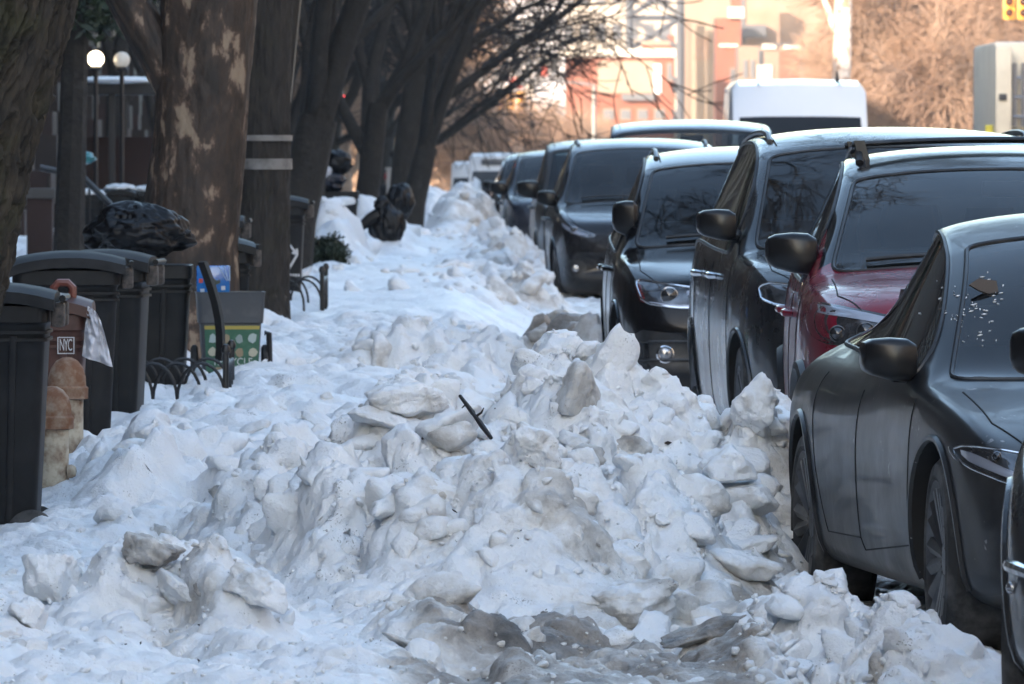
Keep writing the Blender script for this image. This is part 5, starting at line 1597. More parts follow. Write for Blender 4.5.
o = g[0].build('limb', BARK, root); o.location = p[5] - Vector((p[0].x, p[0].y, 0))
V, Q = seg_mesh(g[1]); o = np_mesh('crown', V, Q, TWIG, root, smooth=False); o.location = p[5] - Vector((p[0].x, p[0].y, 0))

# mottled plane tree
c0, c1 = at(190, 245, 52), at(209, 0, 52); sl = (c1 - c0) / (c1.z - c0.z); b0 = c0 + sl * (.1 - c0.z)
root = tag(empty('plane_tree', (b0.x, b0.y, 0)), 'stout plane tree with flaking tan patches behind the black bag', 'tree', 'street trees along the pavement')
rel = lambda q: tuple(q - Vector((b0.x, b0.y, 0)))
PLANE = plane_mat()
V, Q, _ = bark_trunk([rel(b0), rel(c0), rel(c0.lerp(c1, .5)), rel(c1), rel(c1 + sl * 1.5), rel(c1 + sl * 3)], [.36, .275, .27, .275, .26, .2], 8.0, .012, 1.2, 2.0, 130, 220)
np_mesh('trunk', V, Q, PLANE, root)
a0, a1, a2 = at(182, 95, 52), at(150, 40, 52), at(112, -30, 52)
V, Q, _ = bark_trunk([rel(a0), rel(a1), rel(a2), rel(a2 + Vector((-.6, .2, .9)))], [.15, .14, .13, .10], 5.0, .01, 1.2, 2.0, 80, 100)
np_mesh('limb', V, Q, PLANE, root)
g = grow(35, [(0, 0, 0), (.05, 0, .5)], [.2, .16], [(0, (1, .2, .5), 8, .15), (0, (.9, -.5, .6), 8, .13), (.5, (.7, .9, .7), 8, .13), (.5, (1, .6, .7), 7, .11)], depth=4, nch=(6, 5, 5, 3), ln=(4, 2.6, 1.7, 1.0), rmin=.010)
q_ = Vector(rel(c1 + sl * 2.9))
o = g[0].build('limb', BARK, root); o.location = q_
V, Q = seg_mesh(g[1]); o = np_mesh('crown', V, Q, TWIG, root, smooth=False); o.location = q_

# banded tree
c0, c1 = at(262, 290, 62), at(266, 0, 62); sl = (c1 - c0) / (c1.z - c0.z); b0 = c0 + sl * (.2 - c0.z)
root = tag(empty('street_tree', (b0.x, b0.y, 0)), 'dark straight trunk wrapped with two pale bands left of the leaning pole', 'tree', 'street trees along the pavement')
V, Q, _ = bark_trunk([rel(b0), rel(c0), rel(c1), rel(c1 + sl * 2.5)], [.23, .185, .175, .15], 12.0, .02, 2.2, 3.0, 130, 260)
np_mesh('trunk', V, Q, bark_mat('ridged_dark_bark', (.010, .008, .007), (.036, .029, .023), (.026, .022, .015)), root)
for py, hh in ((138, .04), (164, .075)):
    c = Vector(rel(at(264, py, 62)))
    MB().lathe([(.188, -hh / 2), (.196, -hh / 2), (.196, hh / 2), (.188, hh / 2)], 30, 'Z', c, False).build('trunk_band', mat('pale_band', (.19, .18, .17), .5, noise=(9, (.06, .055, .05), .45, .7)), root)
g = grow(37, [(0, 0, 0), (.05, 0, .5)], [.15, .12], [(0, (.9, .2, 1), 5, .11), (0, (-.5, -.6, 1), 4, .10), (.5, (.2, .8, 1), 4.5, .1)], depth=3)
o = g[0].build('limb', BARK, root); o.location = Vector(rel(c1 + sl * 2.4))
V, Q = seg_mesh(g[1]); o = np_mesh('crown', V, Q, TWIG, root, smooth=False); o.location = Vector(rel(c1 + sl * 2.4))

# the row beyond: forked street trees leaning over the pavement
K_ = dict(depth=4, nch=(4, 5, 4, 3), ln=(3.2, 2.0, 1.2, .7))
var = [
    grow(51, [(0, 0, 0), (.05, 0, 1.0), (.20, 0, 2.2)], [.20, .15, .12], [(.95, (.45, .1, 1), 4.2, .10), (.7, (-.35, .2, 1), 4.2, .09), (.98, (.75, -.3, 1.1), 4.0, .08)], up=.32, **K_),
    grow(52, [(0, 0, 0), (0, 0, 1.0), (.04, 0, 2.9)], [.20, .155, .125], [(.98, (.35, .2, 1), 4.2, .10), (.9, (-.3, -.2, 1), 4.0, .085), (.8, (.7, .2, 1), 3.8, .065)], up=.32, **K_),
    grow(53, [(0, 0, 0), (.10, 0, .8), (.30, 0, 1.6)], [.22, .18, .15], [(.95, (.55, .0, 1), 4.6, .115), (.8, (.15, .2, 1), 4.5, .105), (.97, (.35, -.4, 1), 4.2, .08)], up=.25, **K_),
    # wide-spreading ones further off
    grow(54, [(0, 0, 0), (.05, 0, 1.2), (.2, 0, 2.4)], [.26, .20, .17], [(.95, (.7, .1, 1), 4.6, .13), (.7, (-.4, .2, 1), 4.2, .11), (.8, (1, -.2, .55), 3.6, .08), (.98, (.2, -.3, 1), 4.2, .1)], depth=4, nch=(4, 5, 4, 3), ln=(3, 2.0, 1.3, .8), droop=.08, up=.14, rmin=.008),
]
row = [(80.5, -1.83, 2, 'broad dark trunk leaning right just beyond the arrow-marked bin', 1.15), (96, -1.86, 1, 'straight dark trunk beside the heaped far bin', 1.0), (104, -1.42, 0, 'dark forked trunk right of the heaped far bin', .95), (116, -1.50, 1, 'slim dark trunk directly behind the drooping black bag', .9),
       (129, -1.13, 2, 'low-forked dark tree whose limbs sweep right over the snow mound', 1.0), (148, -1.35, 3, None, 1.2), (184, -1.60, 3, None, 1.0), (203, -1.76, 3, None, 1.1), (222, -2.6, 3, None, 1.1), (160, -3.9, 2, None, 1.1), (190, -3.4, 3, None, 1.1)]
roots = {}
for (y, x, v, lb, sc) in row:
    lb = lb or 'dark bare street tree in the shaded far end of the row'
    loc = (x, y, float(_dz(y)) + .1)
    if v not in roots:
        roots[v] = tree('street_tree', loc, lb, var[v], BARK, TWIG, 'street trees along the pavement', 0, sc); o = roots[v]
    else:
        o = copy_tree(roots[v]); o.location = loc; o['label'] = lb
    o.scale = (sc,) * 3; o.rotation_euler.z = random.uniform(-.5, .5) if lb.startswith('dark bare') else random.uniform(-.15, .15)
# second row, in the front gardens
for i, (y, x, v, sc) in enumerate(((112, -4.6, 1, 1.0), (140, -4.9, 0, 1.0), (172, -4.4, 2, 1.1), (210, -4.8, 1, 1.1))):
    o = copy_tree(roots[v]); o.location = (x, y, float(_dz(y))); o.scale = (sc,) * 3; o.rotation_euler.z = i * 1.3; o['label'] = 'dark bare garden tree in front of the shaded terraces'; o['group'] = 'garden trees before the terraces'


def leaf_cloud(n, centres, rad, size, seed, flat=.7):
    r = np.random.default_rng(seed); C = np.array(centres)
    c = C[r.integers(0, len(C), n)]; p = r.normal(size=(n, 3)); p /= np.linalg.norm(p, axis=1)[:, None]; p *= (r.uniform(0, 1, n) ** .45)[:, None] * np.array(rad)
    c = c + p; a = r.normal(size=(n, 3)); a /= np.linalg.norm(a, axis=1)[:, None]; b = r.normal(size=(n, 3)); b = np.cross(a, b); b /= np.linalg.norm(b, axis=1)[:, None]
    s = (size * r.uniform(.6, 1.4, n))[:, None]
    V = np.stack([c - a * s, c + b * s * .4, c + a * s, c - b * s * .4], 1).reshape(-1, 3)
    return V, np.arange(n * 4).reshape(n, 4)


EVER = mat('evergreen_needles', (.016, .026, .014), .6, noise=(2, (.03, .045, .02), .4, .7))
root = tag(empty('evergreen_tree', (-3.45, 74, 0)), 'dark evergreen foliage hanging above the lit globe lamps', 'tree')
MB().tube([(0, 0, 0), (.1, 0, 3), (.1, 0, 6)], [.14, .1, .03], 8).build('trunk', BARK, root)
r = np.random.default_rng(3)
V, Q = leaf_cloud(9000, [(r.uniform(-.7, .75), r.uniform(-.6, .6), r.uniform(2.74, 5.5)) for _ in range(46)], (.3, .3, .22), .05, 4); np_mesh('crown', V, Q, EVER, root, smooth=False)
# clipped hedge under the snow mound
root = tag(empty('hedge', (-1.56, 83.5, .4)), 'dark low hedge bulging out under the snow mound', 'hedge')
V, Q = leaf_cloud(7000, [(r.uniform(-.35, .24), r.uniform(-.4, .4), r.uniform(.18, .42)) for _ in range(40)], (.1, .14, .09), .022, 6); np_mesh('foliage', V, Q, EVER, root, smooth=False)
MB().tube([(0, 0, 0), (.02, 0, .4)], .03, 6).build('stem', BARK, root)

# ------------------------------------------------------------------ terraces
def row_house(loc, yaw, w, h, wallm, label, dep=9, group='brownstone terraces in the shade', floors=4):
    """front faces -y in local space, w along x"""
    root = tag(empty('terraced_house', loc, yaw), label, 'house', group)
    fl = h / (floors + .35); tops = []
    q = MB(); q.box((0, dep / 2, h / 2), (w - .02, dep, h)); q.build('wall', wallm, root, False)
    MB().prism([(0, h - .7), (-.15, h - .65), (-.25, h - .35), (-.5, h - .2), (-.5, h), (.3, h), (.3, h - .7)], -w / 2 + .03, w / 2 - .03, 'X').build('cornice', mat('cornice', (.07, .05, .04), .7), root, False)
    ft = mat('window_trim', (.09, .07, .06), .7)
    for f in range(floors):
        for c in range(3):
            if f == 1 and c == 2: continue
            x, z = (c - 1) * w * .31, .9 + fl * f
            fr = MB(); 
            for (a, b, sx, sz) in ((0, fl * .58 + .06, 1.25, .14), (0, -.06, 1.25, .12), (-.52, fl * .29, .1, fl * .58), (.52, fl * .29, .1, fl * .58), (0, fl * .29, .94, .05)): fr.box((x + a, -.06, z + b), (sx, .16, sz))
            wo = fr.build('window', ft, root, False)
            MB().box((x, -.004, z + fl * .29), (.94, .02, fl * .56)).build('pane', SIDE, wo, False)
    x = w * .31; z = .9 + fl
    do = MB().box((x, -.03, z + .85), (1.0, .08, 2.2)).build('door', mat('dark_door', (.03, .02, .017), .4), root, False)
    MB().box((x, -.16, z + 2.1), (1.5, .3, .2)).build('door_hood', ft, root, False)
    stp = MB(); n = 9
    for i in range(n): stp.box((x, -.3 * (n - i) + .1, (z - .25) * (i + 1) / n / 2), (1.5, .3, (z - .25) * (i + 1) / n))
    stp.build('stoop', wallm, root, False)
    return root


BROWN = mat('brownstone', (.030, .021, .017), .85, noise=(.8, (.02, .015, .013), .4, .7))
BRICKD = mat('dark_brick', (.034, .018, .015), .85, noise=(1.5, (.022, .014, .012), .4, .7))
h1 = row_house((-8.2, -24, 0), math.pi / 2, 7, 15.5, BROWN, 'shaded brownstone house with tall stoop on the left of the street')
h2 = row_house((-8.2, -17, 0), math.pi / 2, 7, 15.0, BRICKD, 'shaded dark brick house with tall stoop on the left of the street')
for i in range(-14, 44):
    y = -10 + 7 * i
    if i in (-2, -1): continue
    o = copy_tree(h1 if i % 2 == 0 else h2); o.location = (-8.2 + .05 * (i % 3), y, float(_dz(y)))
BOUNCE_WALL = mat('pale_bounce_wall', (.62, .56, .49), .85, noise=(1.2, (.50, .45, .39), .4, .7))  # unseen row opposite, paled and set close to throw warm light
h3 = row_house((15.3, -20, 0), -math.pi / 2, 8, 13, BOUNCE_WALL, 'unseen house on the sunlit right side, walls paled to bounce light', group='terraces on the sunlit side')
for i in range(-10, 27):
    o = copy_tree(h3); o.location = (15.3 + .04 * (i % 2), -12 + 8 * i + (0 if i != -1 else -8 * 11), float(_dz(-12 + 8 * i)))
for i in range(5):
    o = copy_tree(h2); o.location = (-9 + 7 * i, -108, 0); o.rotation_euler.z = math.pi; o['label'] = 'unseen dark house added behind the viewer to block the low sky'; o['group'] = 'added houses behind the viewer'  # added behind the camera to darken reflections and frontal light
# front gardens on the left: low wall with coping, railings, brick pier, bins, globe lamps
STONE = mat('grey_stone', (.07, .065, .06), .85, noise=(4, (.11, .105, .10), .45, .8))
pr = tag(empty('brick_pier', (-4.2, 85, .2)), 'squat brick gate pier in the shade left of the railings', 'gate pier')
MB().box((0, 0, .5), (.24, .3, 1.0), .01).build('shaft', BRICKD, pr); MB().box((0, 0, 1.04), (.3, .36, .1), .02).build('cap', STONE, pr)
p2 = tag(empty('stone_post', (-3.95, 85.6, .2)), 'short pale stone post beside the brick pier', 'post')
MB().box((0, 0, .32), (.13, .16, .64), .01).build('shaft', STONE, p2); V, Q = crumple((0, 0, .665), .08, .1, .035, 2, .1, 24); np_mesh('snow_cap', V, Q, SNOW, p2)
rl = tag(empty('iron_railing', (-3.75, 86, .2)), 'black iron stair railing with white-edged treads behind the black bag', 'railing')
MB().tube([(-.5, 0, 1.28), (-.1, 0, 1.20), (.15, .0, .95), (.2, 0, .9), (.28, 0, .9)], .03, 8).build('handrail', IRON, rl)
for i in range(6):
    for _ in (0,): MB().tube([(-.42 + .13 * i, 0, 0), (-.42 + .13 * i, 0, 1.2 - .06 * max(0, i - 1))], .014, 6).build('baluster', IRON, rl)
for (x, y, lb, hh) in ((-3.86, 88, 'left black bin with pale stripes below the teal bag', 1.15), (-3.58, 88.3, 'middle black bin with pale stripes below the snowy lid', 1.2), (-3.30, 88.6, 'right black bin with pale stripes beside the plane trunk', 1.18)):
    o = wheeled_bin('rubbish_bin', (x, y, .05), 0, .27, .4, hh, lb, m=BINBLK, lidm=BINBLK, group='striped bins in the front garden', bracket=False)
    for z in (.72, .86): MB().box((0, -.19, z), (.2, .012, .025), 0, Matrix.Rotation(-.25, 4, 'Y')).build('pale_stripe', mat('dull_strip', (.16, .15, .14), .5), o)
    V, Q = crumple((0, 0, hh + .02), .15, .2, .05, 7 + x, .2, 30); np_mesh('snow_cap', V, Q, SNOW, o)
V, Q = crumple((0, 0, 0), .15, .12, .07, 44, .2, 40); o = np_mesh('teal_bag', V, Q, mat('teal_film', (.01, .17, .19), .25, coat=.5)); o.location = (-3.95, 87.7, 1.57); tag(o, 'teal plastic bag lying on the left striped bin', 'plastic bag')
tr = tag(empty('porch_roof', (-4.2, 100, 0)), 'dark porch roof with a strip of blue-white snow under the globe lamps', 'porch')
MB().box((.1, 1, 2.33), (1.15, 2, .12), .01).build('beam', mat('dark_timber', (.02, .017, .015), .7), tr)
V, Q = crumple((.1, .8, 2.42), .58, 1.0, .055, 5, .06, 40); np_mesh('snow_strip', V, Q, SNOW, tr)
for x in (-.42, .05, .6): MB().box((x, .1, 1.14), (.07, .07, 2.26), .005).build('porch_post', mat('dark_timber', (.02, .017, .015), .7), tr)
MB().box((.1, 1.9, .9), (1.1, .1, 1.8), .01).build('porch_wall', BRICKD, tr)
for (px, py, lb, es) in ((96, 59, 'left globe lamp, glowing warm white above the snowy porch', 2.2), (122, 60, 'right globe lamp, dimmer and greyer', .03)):
    c = at(px, py, 97); lp = tag(empty('globe_lamp', (c.x, c.y, 0)), lb, 'lamp', 'globe lamps by the porch')
    MB().tube([(0, 0, 0), (0, 0, c.z - .1)], .025, 8).build('lamp_post', IRON, lp)
    MB().ball((0, 0, c.z), .088, n=18).build('globe', mat('globe_%s' % ('bright' if es > 1 else 'dim'), (.55, .52, .47), .3, emit=(1, .82, .55), estr=es), lp)
    MB().lathe([(.06, c.z - .12), (.07, c.z - .09), (.05, c.z - .075)], 14).build('lamp_collar', IRON, lp)

# ------------------------------------------------------------------ far, sunlit end of the street
dz = lambda y: float(_dz(y))
farv = [grow(61 + i, [(0, 0, 0), (0, 0, 1.5), (.1, 0, 3.0)], [.28, .23, .19], [(.9, (.5, .3, 1), 4.5, .13), (.7, (-.5, -.3, 1), 4.5, .12), (.95, (.1, -.6, 1), 4.5, .12), (.6, (-.7, .5, .8), 3.6, .10), (.5, (.9, -.3, .7), 3.6, .09), (.4, (-.8, -.4, .5), 3, .07)], depth=4, nch=(7, 7, 8, 6), ln=(4, 2.2, 1.4, .9), droop=.1, rmin=.010) for i in range(3)]
fr_ = {}
spots = []
rr = random.Random(8)
for i in range(17):
    y = 290 + i * 13; px = rr.uniform(905, 1090) if y < 420 else rr.uniform(860, 1040)
    spots.append(((px - CX) / F * y, y))
for i in range(9):
    y = 300 + i * 26; spots.append(((rr.uniform(365, 425) - CX) / F * y - 1.2, y))
for i in range(7):
    y = 470 + i * 20; spots.append(((rr.uniform(548, 590) - CX) / F * y, y))
for i, (x, y) in enumerate(spots):
    v = i % 3
    side = 'right' if i < 17 else ('left' if i < 26 else 'middle')
    lb = {'right': 'bare sunlit tree in the thicket behind the white van and lift truck', 'left': 'bare tree catching warm light beyond the dark row on the left', 'middle': 'small bare sunlit tree in front of the far brick buildings'}[side]
    gp = {'right': 'sunlit bare trees on the right', 'left': 'bare trees beyond the left row', 'middle': 'bare trees by the far buildings'}[side]
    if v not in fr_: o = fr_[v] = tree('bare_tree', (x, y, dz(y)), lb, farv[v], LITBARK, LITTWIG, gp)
    else:
        o = copy_tree(fr_[v]); o['label'] = lb; o['group'] = gp
    o.location = (x, y, dz(y)); o.rotation_euler.z = i * 2.1; sc = rr.uniform(.85, 1.25) * (1 if side != 'middle' else .62); o.scale = (sc,) * 3
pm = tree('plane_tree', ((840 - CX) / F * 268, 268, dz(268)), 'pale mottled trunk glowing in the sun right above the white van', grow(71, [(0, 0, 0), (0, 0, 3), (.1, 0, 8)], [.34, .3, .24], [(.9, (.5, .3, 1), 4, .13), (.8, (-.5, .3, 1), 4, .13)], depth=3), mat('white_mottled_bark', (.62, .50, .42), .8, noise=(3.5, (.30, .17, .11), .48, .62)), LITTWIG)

# buildings at the end: 700 m away
BRICK = mat('far_brick', (.15, .048, .029), .85, noise=(.5, (.11, .038, .025), .4, .7))
PALE = mat('far_cream_wall', (.19, .15, .115), .8, noise=(.3, (.15, .115, .09), .4, .7))
PINK = mat('far_pinkish_wall', (.165, .105, .075), .85, noise=(.4, (.21, .145, .11), .4, .65))
GREYW = mat('far_grey_wall', (.14, .10, .078), .85)
WHT = mat('far_white_trim', (.36, .33, .30), .7)
DARK = mat('far_opening_and_shade', (.04, .045, .06), .4)


def bx(px0, px1, py0, py1, d, dep=8):
    """box spanning a pixel window at distance d; py1 may be None for 'down to the ground'"""
    a, b = at(px0, py0, d), at(px1, py1 if py1 is not None else HY, d)
    z1 = b.z if py1 is not None else dz(d) - .2
    return ((a.x + b.x) / 2, d + dep / 2, (a.z + z1) / 2), (b.x - a.x, dep, a.z - z1)


def far_building(label, d, wall, m, feats, dep=8, cat='building'):
    c, s = bx(*wall, None, d, dep); root = tag(empty('far_building', (c[0], d, dz(d))), label, cat)
    o3 = Vector(root.location)
    MB().box(Vector(c) - o3, s).build('wall', m, root, False)
    for nm, fm, (x0, x1, y0, y1), off, dp in feats:
        c, s = bx(x0, x1, y0, y1, d - off, dp); MB().box(Vector(c) - o3, s).build(nm, fm, root, False)
    return root


def wins(x0, x1, n, y0, y1, off=.15):
    out = []
    for i in range(n):
        w_ = (x1 - x0) / n; a = x0 + w_ * (i + .22)
        out.append(('window', PALE, (a - .6, a + w_ * .56 + .6, y0 - 1, y1 + 1), off, .1)); out.append(('pane', DARK, (a, a + w_ * .56, y0, y1), off + .06, .05))
    return out


far_building('low brick building with a bright white roof edge and pale blank wall panel', 700, (566, 672, 50), BRICK,
             [('roof_edge', WHT, (558, 676, 49, 57), .6, 1), ('wall_panel', PALE, (598, 654, 61, 93), .15, .12), ('shutter', mat('far_grey_shutter', (.45, .45, .47), .6), (654, 661, 64, 94), .2, .12), ('shade_band', DARK, (622, 654, 94, 100), 1.2, 1.1)] + wins(600, 668, 4, 110, 119) + wins(666, 673, 1, 64, 80))  # the dark band below the panel is painted shade
far_building('little red-roofed penthouse behind the white roof edge', 716, (643, 668, 44), mat('far_red', (.42, .07, .05), .7), [('roof_edge', PALE, (641, 670, 41, 45), .4, 1)])
far_building('tall cream tower block with pale corner strips', 760, (683, 738, -60), PALE, [('corner_strip', WHT, (675, 683, 18, 140), .2, 3), ('corner_strip', BRICK, (668, 675, 35, 140), .1, 3), ('corner_strip', GREYW, (683, 690, 18, 140), .12, 1), ('bricked_bay', PINK, (692, 710, 36, 60), .1, .1)] + wins(700, 734, 3, -30, -8))
far_building('red brick house with stepped white cornice right of the cream tower', 735, (716, 741, 18), BRICK, [('cornice', WHT, (728, 744, 7, 18), .9, 1.4), ('chimney', BRICK, (731, 741, -20, 18), -.2, 3), ('string_course', WHT, (719, 738, 44, 47), .5, .5)] + wins(729, 736, 1, 69, 90))
far_building('broad beige building with a dark box standing for shade right of the brick house', 748, (741, 838, -40), PINK, [('side_strip', DARK, (739, 745, -40, 44), .2, 1), ('shade_band', DARK, (741, 766, 25, 37), 2.2, 2.1)] + wins(770, 836, 4, -20, -2))  # the dark projecting box stands in for a cast shadow
far_building('low beige shop row with white signs in front of the broad building', 720, (738, 840, 46), GREYW, [('brick_bay', BRICK, (779, 799, 51, 80), .12, .12), ('cornice', WHT, (762, 776, 44, 49), .5, .5), ('cornice', WHT, (784, 800, 45, 49), .5, .5), ('sign', WHT, (757, 772, 65, 82), .3, .2)] + wins(742, 756, 2, 60, 78))
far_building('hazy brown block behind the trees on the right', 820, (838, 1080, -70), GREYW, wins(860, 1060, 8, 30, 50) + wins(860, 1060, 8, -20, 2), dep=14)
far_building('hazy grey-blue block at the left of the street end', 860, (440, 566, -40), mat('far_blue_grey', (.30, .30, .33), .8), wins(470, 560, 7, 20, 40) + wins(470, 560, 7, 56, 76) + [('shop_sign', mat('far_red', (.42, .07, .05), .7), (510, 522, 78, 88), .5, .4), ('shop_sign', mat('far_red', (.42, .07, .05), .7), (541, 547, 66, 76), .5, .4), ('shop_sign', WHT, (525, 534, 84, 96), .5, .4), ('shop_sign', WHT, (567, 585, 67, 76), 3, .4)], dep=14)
far_building('pale slab block with haze put into its colour, filling the top of the street end', 950, (540, 700, -160), mat('far_haze_white', (.24, .215, .19), .8), wins(560, 690, 8, -20, 4) + wins(560, 690, 8, 24, 40), dep=14)  # backdrop slab, pale haze put into its wall colour
# steel lattice mast
lm = tag(empty('lattice_tower', (at(655, 0, 745).x, 745, dz(745))), 'dark steel lattice tower above the low brick building', 'lattice tower')
STEEL = mat('blue_steel', (.03, .036, .05), .6)
hh = 20; wx = 2.1; 
for x in (-wx, wx):
    for y in (-1, 1): MB().tube([(x, y, 0), (x, y, hh)], .36, 6).build('leg', STEEL, lm)
for i in range(7):
    for a, b in ((-wx, wx), (wx, -wx)): MB().tube([(a, -1, i * 2.8 + .3), (b, -1, i * 2.8 + 2.9)], .22, 5).build('brace', STEEL, lm)
    MB().tube([(-wx, -1, i * 2.8 + 2.9), (wx, -1, i * 2.8 + 2.9)], .24, 5).build('girder', STEEL, lm)
MB().box((0, 0, 9.5), (2.6, 2.2, 2.4), .2).build('machine_house', STEEL, lm)


# signals ------------------------------------------------------------------
SIGY = mat('signal_yellow', (.55, .27, .03), .45)
def signal(px, py, d, n_heads, label, group='yellow traffic signals', lens=(.03, .03, .03), reach=6.0):
    c = at(px, py, d); root = tag(empty('traffic_signal', (c.x, d, 0)), label, 'traffic signal', group); z = c.z
    xs = c.x; 
    MB().tube([(reach, 0, dz(d)), (reach, 0, z + .8)], .09, 8).build('pole', mat('galvanised', (.2, .2, .2), .5, .6), root)
    MB().tube([(reach, 0, z + .8), (reach * .5, 0, z + 1.0), (-.2, 0, z + .75)], .05, 8).build('mast_arm', MATS['galvanised'], root)
    for k_ in range(n_heads):
        x = (k_ - (n_heads - 1) / 2) * .42
        hd = MB().box((x, 0, z), (.36, .25, 1.05), .03).build('signal_head', SIGY, root)
        for j in range(3):
            zz = z + .33 - .33 * j
            MB().lathe([(.13, -.12), (.14, -.3), (.13, -.3), (.12, -.13)], 14, 'Y', (x, 0, zz), False).build('visor', SIGY, hd)
            MB().lathe([(.12, -.135), (.08, -.15), (.001, -.155)], 14, 'Y', (x, 0, zz), False).build('lens', mat('signal_lens', (.04, .01, .01), .2), hd)
    return root


signal(511, 104, 380, 3, 'far yellow traffic signal hanging over the street end', reach=3.5)
signal(1016, 2, 268, 2, 'yellow traffic signal cut by the top right corner', reach=4)
bs = signal(761, 58, 640, 1, 'small dark signal on its mast before the beige shops', 'dark distant signals', reach=3)
for c in bs.children_recursive:
    if c.type == 'MESH': c.data = c.data.copy(); c.data.materials.clear(); c.data.materials.append(STEEL)
# roadside pole with lamps at the next corner
c = at(422, 150, 236); pl = tag(empty('signal_post', (c.x, 236, dz(236))), 'slim post with a white lamp over a red lamp beyond the tree row', 'signal post')
zt = c.z - dz(236)
MB().tube([(0, 0, 0), (0, 0, zt + .35)], .05, 8).build('post', MATS['galvanised'], pl)
MB().box((.06, -.08, zt + .12), (.3, .2, .62), .03).build('signal_head', SIGY, pl)
MB().box((-.05, -.12, zt - .1), (.24, .2, .3), .02).build('walk_lamp', mat('walk_white', (.8, .8, .8), .4, emit=(1, .95, .85), estr=2.2), pl)
MB().ball((.05, -.12, zt - .33), .12).build('stop_lamp', mat('stop_red', (.5, .03, .03), .4, emit=(1, .08, .08), estr=1.0), pl)
# small lamps glowing among the branches
for (px, py, d, col, es, lb) in ((375, 48, 205, (1, .35, .06), 3.0, 'orange lamp glowing high among the dark branches'), (343, 98, 205, (1, .05, .05), 1.6, 'red lamp glowing lower left among the dark trunks')):
    c = at(px, py, d); q = tag(empty('hanging_lamp', (c.x, d, c.z)), lb, 'lamp')
    MB().ball((0, 0, 0), .055, n=10).build('bulb', mat('bulb_%s' % lb.split()[0], col, .4, emit=col, estr=es), q)
    MB().tube([(0, 0, .05), (-.3, .1, 1.1)], .02, 5).build('lamp_stem', IRON, q)

# vehicles further off -------------------------------------------------------
def boxvan(name, loc, w, h, L, body, label, hood=.9, wz=(.72, .42), cat='van', wslope=.45, roofr=.18, band=None, group=None):
    root = tag(empty(name, loc), label, cat, group)
    q = MB(); st = [(0, .35, .62 * h * .55), (.08, .3, .42 * h), (hood, .3, .50 * h), (hood + wslope, .3, h * .80), (hood + wslope + .35, .3, h * .97), (hood + wslope + 1.1, .3, h), (L - .1, .3, h), (L, .35, h - .06)]
    R_ = []
    for y, zb, zt in st:
        k_ = .92 if y < .05 else 1
        top = []
        wt = w / 2 * (.93 if zt > .7 * h else .97) * k_
        R_.append([(-w / 2 * k_, y, zb), (-w / 2 * k_, y, zb + (zt - zb) * .45), (-wt, y, zt - (zt - zb) * .05), (-wt + .09, y, zt - .02), (0, y, zt), (wt - .09, y, zt - .02), (wt, y, zt - (zt - zb) * .05), (w / 2 * k_, y, zb + (zt - zb) * .45), (w / 2 * k_, y, zb)])
    q.loft(R_); q.build('body', body, root, angle=40)
    y0, y1, z0, z1 = hood, hood + wslope, .50 * h, h * .80
    wn = MB(); R_ = []
    for t in (.04, .5, .97):
        y = y0 + (y1 - y0) * t - .015; z = z0 + (z1 - z0) * t + .02; ww = w / 2 * (.90 - .06 * t)
        R_.append([(-ww, y + .03, z), (-ww * .6, y, z + .01), (0, y, z + .012), (ww * .6, y, z + .01), (ww, y + .03, z)])
    wn.loft(R_, False, False, False); wn.build('windscreen', SIDE, root)
    for s in (-1, 1):
        MB().loft([[(s * (w / 2 - .0), hood + .35, .52 * h), (s * (w / 2 - .0), hood + 1.25, .52 * h), (s * (w / 2 - .035), hood + 1.25, .72 * h), (s * (w / 2 - .035), hood + .75, .72 * h)], [(s * (w / 2 + .012), hood + .35, .52 * h), (s * (w / 2 + .012), hood + 1.25, .52 * h), (s * (w / 2 - .02), hood + 1.25, .72 * h), (s * (w / 2 - .02), hood + .75, .72 * h)]]).build('side_window', SIDE, root, False)
        MB().box((s * w * .36, -.01, .36 * h), (.34, .1, .16), .03).build('headlight', LAMPGREY, root)
        MB().box((s * (w / 2 + .13), hood + .45, .56 * h), (.16, .14, .32), .04).build('side_mirror', BLACK, root)
        for yy in (.85, L - 1.1): make_wheel(root, dict(R=.36), s * (w / 2 - .12), yy, s)
    MB().box((0, -.0, .28 * h), (w * .5, .12, .2), .03).build('grille', BLACK, root)
    MB().box((0, .0, .17 * h), (w * .92, .16, .22), .04).build('bumper', BLACK, root)
    if band: MB().box((band[0], hood + wslope + .1, band[1]), (band[2], .1, band[3]), .01).build('sign_band', DARK, root)
    return root


VANP = paint('van_white', (.78, .80, .83), .06, .3, 0)
boxvan('delivery_van', (4.27, 120.5, 0), 1.95, 2.62, 5.9, VANP, 'tall white van driving down the street above the parked roofs', wslope=.62)
boxvan('box_truck', (.53, 285, dz(285)), 2.2, 2.9, 7, mat('dull_white', (.5, .5, .52), .5), 'white box truck with a dark roof sign beyond the parked cars', cat='truck', band=(-.1, 2.62, 1.1, .18))
vn = bpy.data.objects['delivery_van']
for x in (-.55, .55): MB().tube([(x, 1.75 + .02, 2.552), (x, 5.7, 2.60)], .012, 5).build('roof_seam', mat('shut_line', (.004, .004, .004), .9), vn)
MB().tube([(.52, 1.9, 2.58), (.52, 2.0, 2.72)], [.03, .012], 6).build('roof_antenna', BLACK, vn)
for s in (-1, 1): MB().tube([(s * .1, 1.0, 1.40), (s * .75, 1.04, 1.46)], .018, 5).build('wiper', BLACK, vn)
v = boxvan('ambulance_van', (-.42, 300, dz(300)), 1.5, 2.75, 5, mat('dull_white', (.5, .5, .52), .5), 'small white van with a red stripe left of the box truck', cat='van')
MB().box((.0, .55, 1.25), (.5, .1, .5), .02).build('red_stripe', mat('far_red', (.42, .07, .05), .7), v)
